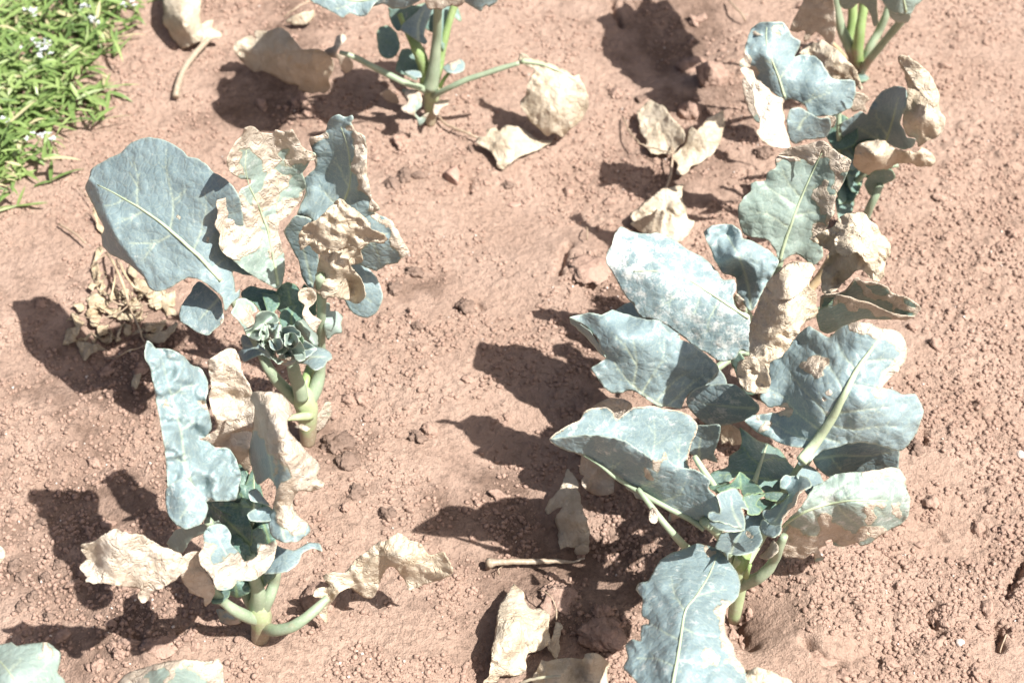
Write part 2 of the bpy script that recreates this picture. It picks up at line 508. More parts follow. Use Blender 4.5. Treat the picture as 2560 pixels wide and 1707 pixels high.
    dis += .8 * quilt * .001 * (1 - np.exp(-dv / 11)) * (.6 + .7 * vn(P[:, 0] / 22, P[:, 1] / 22, seed + 44))
    dis += -.0006 * vm
    cr = 1.7 * crumple(a / wl, b / wl, seed + 50) + .22 * ridge(a / 19, b / 19, seed + 55, 2) + .25 * bl
    dis += .72 * dw * .001 * sstep(-.6, .7, f) * cr
    ew = vn(arc / 30, arc * 0 + .2, seed + 60) + .6 * vn(arc / 13, arc * 0 + .6, seed + 61)
    dis += edgew * .001 * np.exp(-de / 13) * ew
    dis -= curl * .001 * np.exp(-de / 9)
    for (L, side, k) in folds:
        L = smooth_curve(px(v, L), 8, False)
        d0, _ = seg_dist(P, L)
        n_ = np.argmin(((P[:, None] - L[None]) ** 2).sum(2), 1); n_ = np.clip(n_, 0, len(L) - 2)
        tg = L[n_ + 1] - L[n_]; cr_ = tg[:, 0] * (P[:, 1] - L[n_, 1]) - tg[:, 1] * (P[:, 0] - L[n_, 0])
        m = (np.sign(cr_) == side)
        dis = np.where(m, dis - k * .00055 * np.maximum(0, np.sqrt(d0 ** 2 + 9) - 3), dis)
    if ground:
        p0 = at(P, H)
        for _ in range(2): p0 = at(P, H + gz(p0[:, 0], p0[:, 1]))
        H = H + gz(p0[:, 0], p0[:, 1])
    X3 = at(P, H) - rays(P) * dis[:, None] / np.linalg.norm(rays(P), axis=1)[:, None]
    if ground:
        X3[:, 2] = np.maximum(X3[:, 2], gz(X3[:, 0], X3[:, 1]) + .0008)
    du = dust + np.zeros(len(P))
    for (cx_, cy_, rr, s_) in dustspots:
        c = px(v, [(cx_, cy_)])[0]; du = np.maximum(du, s_ * np.clip(1.4 - np.hypot(*(P - c).T) / (rr / sc), 0, 1))
    vein = np.maximum(vm, rim * np.exp(-(de / 2.0) ** 2))
    return dict(V=X3, T=T, dry=dm, vein=vein, dust=np.clip(du, 0, 1), P=P, H=H)

def rag(q, amp, seed, n=3):
    rg = np.random.default_rng(seed); out = []
    for a, b in zip(q, q[1:] + q[:1]):
        for k in range(n):
            u = k / n; out.append((a[0] + (b[0] - a[0]) * u + rg.normal(0, amp) * (k > 0), a[1] + (b[1] - a[1]) * u + rg.normal(0, amp) * (k > 0)))
    return out

_seed = [100]
def leaf(plant, v, outline, ctrl, mid=None, veins=(), mat='blue', label=None, ribw=None, more=(), name='leaf', parent=None, thick=.0005, origin=None, Y0=None, **kw):
    _seed[0] += 7
    Y0 = plant.Y if plant else (Y0 or 0)
    org = plant.base if plant else origin
    S = [sheet(v, outline, ctrl, Y0, mid, veins, seed=_seed[0], **kw)]
    for j, mm in enumerate(more):
        k2 = dict(kw); k2.update(mm); o2 = k2.pop('outline'); c2 = k2.pop('ctrl')
        S.append(sheet(k2.pop('v', v), o2, c2, Y0, k2.pop('mid', None), k2.pop('veins', ()), seed=_seed[0] + 3 + j, **k2))
    V, T, off = [], [], 0
    for s in S:
        V.append(s['V']); T += [tuple(i + off for i in f) for f in s['T']]; off += len(s['V'])
    V = np.vstack(V)
    at_ = {k: np.concatenate([s[k] for s in S]) for k in ('dry', 'vein', 'dust')}
    if org is None: org = (V[:, 0].mean(), V[:, 1].mean(), V[:, 2].min())
    par = parent if parent is not None else (plant.root if plant else None)
    o = mesh_obj(name, V, np.array(T), M[mat], par, org, at_)
    md = o.modifiers.new('thickness', 'SOLIDIFY'); md.thickness = thick; md.offset = 0
    if label: o['label'] = label
    if mid and ribw:
        L = smooth_curve(px(v, mid), 8, False)
        P, X3 = S[0]['P'], S[0]['V']
        pts = []
        for q in L:
            dd = np.hypot(*(P - q).T); k = np.argsort(dd)[:5]; wgt = 1 / (dd[k] + 1)
            pts.append((X3[k] * wgt[:, None]).sum(0) / wgt.sum())
        pts = np.array(pts)
        pts = np.vstack([pts[:1], (pts[:-2] + 2 * pts[1:-1] + pts[2:]) / 4, pts[-1:]])
        ray = rays(L); ray /= np.linalg.norm(ray, axis=1)[:, None]
        R = np.linspace(ribw, ribw * .22, len(L)) / VIEW[v][2] / 2 * np.linalg.norm(pts - [0, 0, CAM_H], axis=1) / F
        V2, F2 = tube_mesh(pts - ray * (R * .45 + .0002)[:, None], np.maximum(R, .0004), 8, .75)
        mesh_obj('midrib', V2, F2, M['midrib'], o, org)
    return o
# ------------------------------------------------------------------ the ground: one sheet, fine where the camera looks, running out to the horizon
def axis(lo, hi, step, far):
    a = np.arange(lo, hi, step); out_hi, out_lo = [a[-1]], [a[0]]; s = step
    while out_hi[-1] < far: s *= 1.16; out_hi.append(out_hi[-1] + s)
    s = step
    while out_lo[-1] > -far: s *= 1.16; out_lo.append(out_lo[-1] - s)
    return np.concatenate([out_lo[:0:-1], a, out_hi[1:]])
GX, GY = axis(-.93, .93, .0026, 70), axis(.97, 2.52, .0026, 70)
gx_, gy_ = np.meshgrid(GX, GY)

def ground_height(x, y):
    near = np.exp(-(np.maximum(0, np.hypot(x, y - 1.7) - 1.4) / 4) ** 2)
    z = .010 * fbm(x / .32, y / .32, 3, 3) + .0022 * fbm(x / .09, y / .09, 5, 3)
    rough = sstep(-.15, .6, fbm(x / .22 + 4, y / .22, 9, 3))
    # shaded hollows of the right hand row are cloddier, the trodden strips smoother
    a, b = x + .006 * vn(x / .02, y / .02, 61), y + .006 * vn(x / .02, y / .02, 62)
    z = z + (.04 + .96 * rough) * .55 * cell(a, b, .034, 21, .18, .5, .45)
    a2, b2 = x + .004 * vn(x / .007, y / .007, 63), y + .004 * vn(x / .007, y / .007, 64)
    z = z + (.12 + .88 * rough) * .55 * cell(a2, b2, .0165, 22, .25, .6, .65)
    z = z + .55 * cell(a2 * 1.0, b2, .0085, 23, .28, .62, .75)
    z = z + .0007 * fbm(x / .006, y / .006, 12, 2)
    for (v, px_, py_, r, amp) in MOUNDS:
        c = at(px(v, [(px_, py_)]), 0)[0]
        q = np.hypot(x - c[0], y - c[1]) * (1 + .25 * vn(x / .05, y / .05, 33)) / r
        z = z + amp * np.exp(-q ** 2)
    sub = (x > -1.1) & (x < 1.1) & (y > .8) & (y < 2.7)
    P = np.stack([x[sub], y[sub]], 1)
    for (v, pts, wd, dep) in CRACKS:
        L = at(smooth_curve(px(v, pts), 8, False), 0)[:, :2]
        L = L + .004 * np.stack([vn(np.arange(len(L)) * .5, np.zeros(len(L)), 71), vn(np.arange(len(L)) * .5, np.zeros(len(L)) + 3, 72)], 1)
        lo, hi = L.min(0) - .05, L.max(0) + .05
        m = (P > lo).all(1) & (P < hi).all(1)
        d, s = seg_dist(P[m], L)
        wv = wd * (.55 + .75 * (vn(s / .011, s * 0 + .4, 75) + .25))
        zz = np.zeros(len(P)); zz[m] = -dep * np.exp(-(d / np.maximum(wv, .0006)) ** 2) * sstep(-.3, .25, vn(s / .02, s * 0 + .9, 76) + .1)
        z[sub] += zz
    return z * near

MOUNDS = [('E', 1480, 1080, .13, .022), ('E', 1190, 1190, .055, -.03), ('O', 560, 300, .16, .010), ('Q', 880, 1120, .045, .016),
          ('Q', 590, 880, .05, .012), ('U', 1130, 760, .07, .016), ('K', 960, 1420, .03, -.012), ('Q', 760, 640, .07, -.016),
          ('M', 700, 250, .09, -.010), ('M', 1220, 1290, .05, .014), ('J', 760, 960, .08, -.014), ('H', 560, 330, .09, -.012),
          ('H', 760, 560, .05, .010), ('D', 1250, 1060, .10, -.010), ('D', 620, 1440, .03, -.006), ('O', 100, 1400, .055, .012)]
CRACKS = [('O', [(1240, 880), (1175, 1005), (1118, 1085), (1080, 1160), (1072, 1250)], .0055, .022),
          ('O', [(1105, 1290), (1095, 1345), (1090, 1390)], .0055, .02),
          ('O', [(735, 1155), (712, 1210), (735, 1275), (780, 1330)], .006, .016),
          ('O', [(15, 1390), (75, 1450), (130, 1490), (200, 1490)], .006, .016),
          ('U', [(985, 640), (950, 730), (935, 850), (990, 935)], .006, .016),
          ('U', [(1060, 890), (1120, 915), (1180, 920)], .004, .01),
          ('U', [(340, 160), (338, 245)], .004, .012), ('U', [(380, 980), (430, 1030)], .004, .01),
          ('H', [(70, 0), (90, 80), (140, 150)], .005, .014),
          ('M', [(1040, 1280), (1130, 1350), (1250, 1400)], .007, .018), ('M', [(1400, 1240), (1360, 1310)], .004, .012),
          ('E', [(1110, 1180), (1130, 1260), (1180, 1340)], .008, .02),
          ('O', [(680, 180), (690, 240)], .004, .012), ('O', [(760, 720), (800, 760)], .003, .008), ('O', [(1010, 690), (1030, 740)], .003, .009)]
gz_grid = ground_height(gx_, gy_)

def gz(x, y):
    x = np.asarray(x, float); y = np.asarray(y, float)
    i = np.clip(np.searchsorted(GX, x) - 1, 0, len(GX) - 2); j = np.clip(np.searchsorted(GY, y) - 1, 0, len(GY) - 2)
    u = np.clip((x - GX[i]) / (GX[i + 1] - GX[i]), 0, 1); w = np.clip((y - GY[j]) / (GY[j + 1] - GY[j]), 0, 1)
    return (gz_grid[j, i] * (1 - u) + gz_grid[j, i + 1] * u) * (1 - w) + (gz_grid[j + 1, i] * (1 - u) + gz_grid[j + 1, i + 1] * u) * w

nx, ny = len(GX), len(GY)
ids = np.arange(nx * ny).reshape(ny, nx)
quads = np.stack([ids[:-1, :-1].ravel(), ids[:-1, 1:].ravel(), ids[1:, 1:].ravel(), ids[1:, :-1].ravel()], 1)
DAMP_SHADE = [('J', 760, 1130, .14), ('M', 640, 250, .13), ('K', 880, 1430, .045), ('Q', 700, 640, .15), ('Q', 760, 1040, .09), ('Q', 200, 200, .10), ('U', 1330, 950, .08), ('U', 1300, 1300, .09), ('H', 480, 200, .14),
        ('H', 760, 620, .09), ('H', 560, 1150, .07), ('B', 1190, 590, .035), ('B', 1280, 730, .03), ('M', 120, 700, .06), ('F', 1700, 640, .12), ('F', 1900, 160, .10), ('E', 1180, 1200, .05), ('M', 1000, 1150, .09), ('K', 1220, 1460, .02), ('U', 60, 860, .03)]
damp_shade = np.zeros_like(gx_)  # damp patches and sheltered shade, both carried by the soil colour
for (v, x, y, r) in DAMP_SHADE:
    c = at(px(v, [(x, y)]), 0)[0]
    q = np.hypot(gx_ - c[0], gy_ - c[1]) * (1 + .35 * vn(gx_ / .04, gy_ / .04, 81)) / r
    damp_shade = np.maximum(damp_shade, .72 * np.exp(-q ** 2))
damp_shade = damp_shade + .25 * fbm(gx_ / .03, gy_ / .03, 83, 3) * (damp_shade > .02)
g = mesh_obj('ground', np.stack([gx_.ravel(), gy_.ravel(), gz_grid.ravel()], 1), quads, M['soil'], attrs=dict(damp=damp_shade.ravel()))
tag(g, 'dry crumbly reddish brown field soil', None, None, 'structure')

# ---- clods and stones
def ico(sub):
    import bmesh
    bm = bmesh.new(); bmesh.ops.create_icosphere(bm, subdivisions=sub, radius=1)
    V = np.array([v.co[:] for v in bm.verts]); T = np.array([[v.index for v in f.verts] for f in bm.faces]); bm.free(); return V, T
ICO = {k: ico(k) for k in (1, 2, 3, 4)}

def clod_shape(sub, seed, rough=.25, squash=(1, 1, .7), facet=0.0):
    V, T = ICO[sub]; V = V.copy()
    rg = np.random.default_rng(seed)
    n = np.zeros(len(V))
    for _ in range(7 if not facet else 9):
        d = rg.normal(size=3); d /= np.linalg.norm(d)
        cut = (.42 if facet else .72) + .25 * rg.random()
        q = V @ d
        V = V - np.maximum(0, q - cut)[:, None] * d * (1 if facet else .8)
    n = fbm(V[:, 0] * 1.6 + V[:, 2] * 1.1 + seed, V[:, 1] * 1.6 - V[:, 2] * .9 + seed * .37, seed % 50, 3, .6)
    if sub > 2 and not facet: n = n + .9 * np.abs(fbm(V[:, 0] * 5 + V[:, 2] * 2.1, V[:, 1] * 5 - V[:, 2] * 3.3, seed % 50 + 9, 3, .6)) - .3
    V = V * (1 + rough * n)[:, None]
    return V * np.array(squash), T

def clod(v, x, y, wpx, hpx, mat, label, rough=.40, seed=None, sub=4, name='soil_clod', cat='clod', sink=.35, facet=0, rot=None, group=None, tall=.7):
    p = px(v, [(x, y)]); c = at(p, 0)[0]; c = at(p, gz(*c[:2]))[0]
    sc = np.linalg.norm(c - [0, 0, CAM_H]) / F / VIEW[v][2]
    rx = wpx * sc / 2; ry = hpx * sc / 2 / .85
    seed = seed if seed is not None else int(x * 3 + y) % 9973
    V, T = clod_shape(sub, seed, rough, (1, 1, 1), facet)
    th = rot if rot is not None else 0
    V = V * np.array([rx, ry, min(rx, ry) * tall])
    ca, sa = math.cos(th), math.sin(th)
    V = V @ np.array([[ca, sa, 0], [-sa, ca, 0], [0, 0, 1]])
    z = gz(c[0], c[1]); V = V + np.array([c[0], c[1], z + min(rx, ry) * tall * (1 - 2 * sink) * .9])
    o = mesh_obj(name, V, T, M[mat], None, (c[0], c[1], z), smooth=not facet)
    return tag(o, label, cat, group)
# ------------------------------------------------------------------ plants
def base_at(v, x, y):
    p = at(px(v, [(x, y)]), 0)[0]; return (p[0], p[1], float(gz(p[0], p[1])))

DRY = [('all', .9)]
def pet(pl, v, pts, mat='petiole', name='petiole', **kw):
    return tube(None, name, v, pts, M[mat], pl.Y, pl.root, pl.base, **kw)

# ===== P2: back plant of the left row in full view
p = P2 = Plant(base_at('K', 715, 1510), 'left row broccoli with one huge smooth grey green leaf and a curly head')
pet(p, 'K', [(712, 1530, 'd0', 130), (715, 1460, 'd0', 140), (712, 1340, 'd0', 170), (705, 1230, 'd0', 200), (680, 1150, 'd0', 205), (665, 1090, 'd0', 150), (655, 1040, 'd0', 70)], 'stem', 'stem')
pet(p, 'K', [(715, 1180, 'd0', 130), (780, 1060, 'd1', 120), (818, 920, 'd2', 95), (828, 700, 'd2', 80), (828, 480, 'd1', 78), (832, 280, 'd0', 85), (820, 100, 'd-1', 90)])
pet(p, 'K', [(620, 1160, 'd0', 110), (560, 1100, 'd0', 110), (450, 990, 'd0', 105), (375, 880, 'd0', 95), (325, 770, 'd1', 85), (240, 600, 'd2', 75), (90, 330, 'd2', 70), (0, 160, 'd2', 60)])
pet(p, 'K', [(660, 1150, 'd-1', 120), (640, 1040, 'd-1', 120), (605, 950, 'd-1', 115), (585, 850, 'd-1', 105), (560, 740, 'd0', 80)])
pet(p, 'K', [(690, 1080, 'd1', 70), (700, 990, 'd2', 90), (735, 900, 'd4', 95), (760, 800, 'd5', 70)], 'greenstem')
pet(p, 'K', [(740, 1290, 'd-1', 90), (650, 1300, 'd-2', 70), (560, 1312, 'd-3', 50), (520, 1318, 'd-4', 42)], 'stem', 'leaf_stub')
leaf(p, 'K', [(870, 1180), (905, 1175), (918, 1240), (905, 1310), (860, 1380), (800, 1425), (770, 1400), (790, 1300), (830, 1240)], [(880, 1190, .045), (900, 1300, .02), (790, 1410, .01), (780, 1330, .03)], dry=[('all', .3)], label='small withered leaf at the foot of the stem', w=2, dw=3)
leaf(p, 'K', [(600, 1390), (650, 1365), (720, 1380), (740, 1400), (700, 1425), (660, 1410)], [(600, 1390, 'd-3'), (740, 1400, 'd-3'), (680, 1425, 'd-4'), (660, 1365, 'd-3')], dry=DRY, label='dry scale on the stem', w=1, dw=2)
# back leaves first
leaf(p, 'A', [(1560, 300), (1555, 250), (1620, 230), (1660, 205), (1668, 160), (1690, 115), (1740, 95), (1790, 112), (1830, 100), (1840, 125), (1825, 150), (1850, 200), (1912, 240), (1930, 330), (1925, 430), (1942, 550), (1962, 640), (2012, 712), (1970, 740), (1940, 760), (1850, 800), (1750, 810), (1600, 800), (1540, 765), (1470, 755), (1490, 690), (1530, 600), (1515, 520), (1590, 440), (1580, 380)],
     [(1600, 790, .335), (1480, 740, .33), (1560, 280, .42), (1740, 110, .46), (1920, 300, .44), (2000, 710, .36), (1780, 500, .385), (1680, 480, .375), (1840, 560, .39), (1890, 500, .41)],
     [(1730, 780), (1770, 680), (1812, 570), (1822, 450), (1800, 300), (1760, 180)], [[(1812, 575), (1760, 470), (1720, 380)], [(1760, 700), (1690, 650), (1620, 560)], [(1815, 500), (1870, 420)]],
     dry=[('s', [(1850, 180), (1900, 330), (1890, 480), (1920, 600), (1990, 710)], 62), ('s', [(1555, 270), (1660, 215)], 34), ('b', 1570, 370, 40)], w=2.4, dw=6, edgew=5, label='bluish leaf with a dry beige right margin', ribw=14, curl=4)
leaf(p, 'A', [(1430, 790), (1470, 755), (1590, 790), (1610, 900), (1605, 1230), (1540, 1220), (1500, 1140), (1480, 1050), (1430, 960), (1385, 860)], [(1430, 790, .33), (1590, 800, .33), (1600, 1230, .235), (1500, 1140, .25), (1400, 860, .31)], [(1570, 1200), (1530, 1040), (1480, 850)], mat='blue', w=3, edgew=5)
leaf(p, 'A', [(1840, 690), (1890, 675), (1950, 720), (2000, 745), (2090, 790), (2130, 860), (2170, 930), (2205, 995), (2150, 1040), (2130, 1068), (2060, 1075), (1990, 1120), (1930, 1095), (1850, 1060), (1810, 960), (1820, 800)],
     [(1850, 700, .35), (2090, 790, .345), (2205, 995, .30), (1990, 1110, .265), (1830, 1050, .28), (1960, 900, .325)], [(1850, 1010), (1960, 920), (2060, 870)], [[(1960, 920), (2000, 1000), (2010, 1070)]],
     dry=[('s', [(1890, 680), (1960, 740), (2080, 800)], 34), ('s', [(2090, 800), (2140, 900), (2195, 990), (2140, 1040)], 36)], w=2.5, edgew=4, dw=3)
leaf(p, 'A', [(1740, 1090), (1880, 1062), (1940, 1105), (1990, 1160), (2022, 1230), (2030, 1300), (2000, 1375), (1940, 1418), (1870, 1412), (1815, 1370), (1780, 1310), (1720, 1270)],
     [(1740, 1090, .25), (1900, 1075, .25), (2025, 1260, .22), (1930, 1415, .19), (1780, 1310, .205), (1890, 1240, .225)], [(1740, 1180), (1840, 1240), (1960, 1320)], w=1.5, edgew=2.5, quilt=.6)
# head surroundings
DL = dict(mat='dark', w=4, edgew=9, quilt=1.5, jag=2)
leaf(p, 'K', [(470, 190), (560, 150), (640, 205), (682, 330), (670, 450), (610, 510), (520, 520), (490, 430), (450, 380), (400, 330)], [(480, 200, 'd3'), (640, 210, 'd4'), (660, 450, 'd1'), (520, 510, 'd0'), (420, 330, 'd2')], [(600, 480), (570, 340), (540, 200)], **DL)
leaf(p, 'K', [(150, 240), (230, 190), (330, 210), (440, 230), (470, 300), (430, 350), (380, 350), (365, 410), (300, 390), (240, 330), (170, 300)], [(160, 240, 'd4'), (440, 240, 'd4'), (370, 400, 'd1'), (240, 330, 'd2')], **DL)
leaf(p, 'K', [(330, 250), (400, 260), (470, 270), (475, 340), (430, 420), (480, 470), (450, 520), (380, 470), (360, 390), (340, 320)], [(340, 260, 'd2'), (470, 280, 'd2'), (450, 510, 'd-1'), (360, 390, 'd0')], **DL)
leaf(p, 'K', [(480, 420), (560, 360), (620, 350), (690, 420), (700, 520), (640, 600), (540, 580), (480, 520)], [(490, 430, 'd0'), (620, 350, 'd2'), (690, 520, 'd0'), (540, 580, 'd-2')], [(580, 580), (570, 460), (600, 370)], **DL)
leaf(p, 'K', [(690, 170), (730, 210), (790, 280), (790, 420), (740, 480), (690, 420), (660, 300), (665, 200)], [(690, 170, 'd4'), (790, 300, 'd3'), (740, 480, 'd2'), (665, 260, 'd4')], **DL)
leaf(p, 'K', [(700, 560), (640, 690), (720, 830), (800, 760), (800, 600)], [(700, 560, 'd2'), (800, 600, 'd2'), (720, 830, 'd0'), (640, 690, 'd1')], **DL)
leaf(p, 'K', [(160, 600), (250, 640), (330, 690), (420, 760), (440, 830), (330, 775), (250, 800), (170, 832), (140, 790), (108, 760), (160, 720), (145, 650)], [(160, 600, 'd3'), (330, 690, 'd1'), (430, 820, 'd-1'), (170, 830, 'd0'), (120, 760, 'd2')], [(420, 800), (280, 720), (170, 690)], w=3, edgew=5, mat='blue')
leaf(p, 'K', [(860, 330), (905, 335), (905, 400), (970, 400), (1010, 450), (1000, 520), (1006, 590), (940, 600), (890, 645), (860, 600), (850, 450)], [(865, 340, 'd3'), (1000, 450, 'd3'), (1000, 590, 'd1'), (880, 640, 'd1'), (920, 500, 'd1')], w=4, edgew=7, mat='sage')
leaf(p, 'K', [(620, 820), (700, 760), (760, 710), (850, 715), (905, 755), (922, 805), (880, 830), (850, 880), (775, 908), (700, 855), (620, 850)], [(620, 830, 'd-4'), (760, 710, 'd-2'), (920, 800, 'd-4'), (775, 905, 'd-8'), (800, 800, 'd-5')], [(640, 835), (760, 790), (900, 800)], w=3, edgew=6)
leaf(p, 'K', [(110, 300), (180, 290), (250, 340), (282, 400), (240, 430), (275, 520), (190, 585), (165, 540), (120, 480), (60, 415), (90, 350)], [(110, 300, 'd0'), (270, 400, 'd-1'), (190, 580, 'd-5'), (60, 410, 'd-2'), (170, 440, 'd-1')], mat='sage', dry=[('s', [(200, 400), (240, 480), (210, 550)], 55)], w=4, edgew=7)
# curly head
HK = dict(w=4, edgew=7, quilt=1.0, jag=2.5, wl=.5, rim=.5, dust=.1)
H_ = [([(270, 430), (350, 400), (430, 410), (475, 490), (430, 510), (360, 510), (330, 570), (300, 645), (240, 640), (185, 600), (180, 560), (240, 540), (265, 510)], 'sage', -3),
      ([(600, 500), (680, 465), (740, 520), (790, 600), (800, 690), (720, 705), (680, 640), (640, 580)], 'sage', -3),
      ([(380, 510), (430, 500), (505, 535), (500, 590), (465, 645), (410, 655), (370, 610), (350, 560)], 'blue', -5),
      ([(490, 545), (560, 518), (640, 565), (655, 620), (600, 645), (560, 685), (480, 672), (495, 600)], 'blue', -5),
      ([(330, 640), (400, 620), (440, 700), (455, 800), (510, 830), (460, 850), (400, 800), (345, 720), (315, 690)], 'sage', -6),
      ([(440, 690), (560, 680), (640, 650), (685, 720), (690, 815), (620, 825), (560, 735), (500, 765), (455, 765)], 'sage', -6),
      ([(475, 765), (560, 740), (622, 800), (605, 850), (540, 872), (465, 840)], 'blue', -7),
      ([(640, 690), (690, 650), (760, 690), (800, 720), (740, 770), (690, 800), (650, 760)], 'blue', -5),
      ([(250, 560), (330, 560), (380, 640), (330, 700), (260, 650), (190, 615)], 'sage', -4),
      ([(520, 600), (600, 590), (640, 660), (580, 720), (520, 690)], 'sage', -6.5),
      ([(390, 640), (470, 630), (500, 700), (450, 750), (400, 710)], 'blue', -7)]
rgf = np.random.default_rng(3)
for i in range(9):
    a = rgf.uniform(0, 6.28); r_ = rgf.uniform(0, 1) ** .6; s_ = rgf.uniform(45, 80); th = rgf.uniform(0, 6.28)
    cx_, cy_ = 500 + 220 * r_ * math.cos(a), 640 + 140 * r_ * math.sin(a)
    q = []
    for k in range(9):
        u = k * 6.283 / 9; e = s_ * rgf.uniform(.75, 1.1)
        x, y = e * math.cos(u), e * .55 * math.sin(u)
        q.append((cx_ + x * math.cos(th) - y * math.sin(th), cy_ + x * math.sin(th) + y * math.cos(th)))
    H_.append((q, ['blue', 'sage', 'deep'][i % 3], -7.4 + 2.6 * r_))
for i, (q, m_, d_) in enumerate(H_):
    c = np.mean(q, 0); A_ = np.array(q) - c
    ax = np.linalg.svd(A_)[2][0]; nr = np.array([-ax[1], ax[0]])
    k_ = rgf.uniform(.022, .045) * (1 if rgf.random() < .7 else -1); tl = rgf.uniform(-.012, .012)
    D_ = lambda x, y: 'd%g' % (d_ - .011 * (y - c[1]) + tl * (x - c[0]) - k_ * abs(np.dot((x - c[0], y - c[1]), nr)))
    e_ = np.linalg.norm(A_, axis=1).max() * .75
    mid_ = [tuple(c - ax * e_), tuple(c), tuple(c + ax * e_)]
    ct = [(x, y, D_(x, y)) for x, y in list(q) + mid_]
    leaf(p, 'K', q, ct, mid_, mat=m_, name='head_leaf', dry=([('s', [(395, 640), (430, 740), (470, 820)], 26)] if d_ == -6 and q[0][0] == 330 else [('s', [(480, 850), (560, 860), (612, 810)], 30)] if d_ == -7 and q[0][0] == 475 else []), **HK)
# main leaves
leaf(p, 'A', [(830, 1185), (900, 1235), (960, 1285), (988, 1380), (985, 1450), (930, 1502), (882, 1536), (820, 1520), (770, 1480), (715, 1452), (698, 1400), (715, 1340), (745, 1300), (790, 1230)],
     [(830, 1190, .25), (985, 1300, .258), (980, 1450, .24), (880, 1530, .226), (705, 1400, .23)], [(960, 1300), (900, 1360), (830, 1440)], w=1.5, edgew=3, dust=.32, dry=[('b', 990, 1470, 40)])
leaf(p, 'A', [(1120, 1000), (1190, 1100), (1190, 1146), (1120, 1142), (1050, 1120), (1062, 1190), (1070, 1258), (1095, 1235), (1095, 1285), (1040, 1330), (1000, 1380), (985, 1290), (930, 1245), (880, 1200), (830, 1175), (760, 1160), (700, 1190), (640, 1230), (560, 1250), (510, 1232), (470, 1160), (420, 1110), (370, 1070), (300, 1030), (240, 1000), (198, 950), (195, 890), (212, 840), (170, 760), (140, 690), (110, 630), (84, 580), (108, 520), (125, 460), (170, 420), (230, 388), (320, 345), (375, 290), (440, 255), (520, 245), (600, 262), (660, 290), (720, 330), (760, 370), (820, 385), (880, 420), (925, 470), (960, 488), (1030, 540), (1070, 590), (1095, 640), (1120, 800)],
     [(1170, 1120, .275), (960, 1170, .295), (1060, 1250, .275), (85, 580, .318), (500, 250, .388), (240, 985, .300), (540, 1240, .275), (920, 470, .402), (1080, 620, .395), (600, 820, .338), (330, 640, .340), (400, 900, .318), (230, 720, .330), (330, 870, .318), (170, 680, .322), (200, 870, .315), (1120, 850, .335), (560, 500, .372)],
     [(975, 1180), (920, 1120), (840, 1030), (740, 940), (640, 850), (540, 770), (430, 697), (330, 640), (240, 590), (165, 555)],
     [[(640, 850), (662, 740), (658, 640), (630, 520), (612, 400), (620, 320)], [(430, 697), (425, 600), (432, 520), (410, 420), (390, 370)], [(790, 985), (830, 900), (860, 800), (880, 700), (870, 600)], [(640, 885), (540, 938), (440, 935), (350, 942)], [(545, 938), (490, 1010), (455, 1055)], [(460, 730), (380, 770), (285, 812)], [(350, 645), (280, 682), (215, 692)], [(920, 1100), (980, 1050), (1045, 1010)], [(658, 660), (720, 620), (750, 580)], [(428, 560), (380, 480)]],
     dry=[('b', 705, 772, 26), ('b', 905, 920, 14)], w=2.0, edgew=2.5, quilt=.9, ribw=30, jag=1.0, folds=[([(90, 500), (160, 560), (230, 750), (330, 950), (480, 1150), (530, 1280)], 1, 1.7)], label='huge smooth grey green leaf')
leaf(p, 'A', [(1340, 1232), (1250, 1190), (1150, 1130), (1080, 1070), (1000, 1010), (965, 970), (958, 920), (965, 880), (948, 850), (932, 810), (950, 770), (955, 720), (945, 690), (950, 655), (1010, 640), (1085, 620), (1105, 580), (1168, 548), (1165, 520), (1100, 515), (1040, 480), (1012, 420), (1018, 360), (1060, 290), (1110, 230), (1130, 180), (1180, 170), (1230, 210), (1310, 220), (1330, 195), (1380, 210), (1440, 195), (1480, 260), (1500, 300), (1540, 330), (1592, 352), (1588, 392), (1555, 400), (1530, 440), (1508, 480), (1530, 560), (1500, 650), (1430, 740), (1358, 800), (1350, 860), (1370, 960), (1392, 1040), (1390, 1120), (1375, 1190)],
     [(1340, 1230, 'd1'), (965, 970, 'd-2'), (940, 800, 'd-1'), (1020, 400, 'd0'), (1180, 175, 'd3'), (1440, 200, 'd5'), (1590, 370, 'd6'), (1500, 650, 'd7'), (1350, 850, 'd4'), (1390, 1080, 'd3'), (1230, 650, 'd4'), (1200, 900, 'd2.5'), (1280, 260, 'd5.5')],
     [(1345, 1210), (1310, 1000), (1275, 840), (1205, 660), (1150, 550), (1130, 430), (1140, 330)], [[(1275, 840), (1340, 760), (1380, 720)], [(1205, 660), (1300, 600), (1400, 580)], [(1240, 750), (1120, 700), (1020, 690)]],
     dry=[('s', [(1110, 190), (1040, 350), (1030, 450)], 105), ('s', [(1130, 200), (1300, 260), (1430, 240), (1500, 350)], 120), ('s', [(970, 680), (1040, 720), (980, 800), (1020, 880), (1110, 900)], 105), ('s', [(1520, 600), (1420, 740), (1350, 820), (1345, 960)], 58), ('s', [(1500, 340), (1590, 370)], 60), ('b', 1250, 620, 95), ('b', 1330, 520, 90), ('b', 1180, 760, 80), ('b', 1300, 400, 90)], w=2.5, dw=6.5, edgew=6, mat='sage', ribw=22, dust=.36, label='leaf scorched dry around its margin')
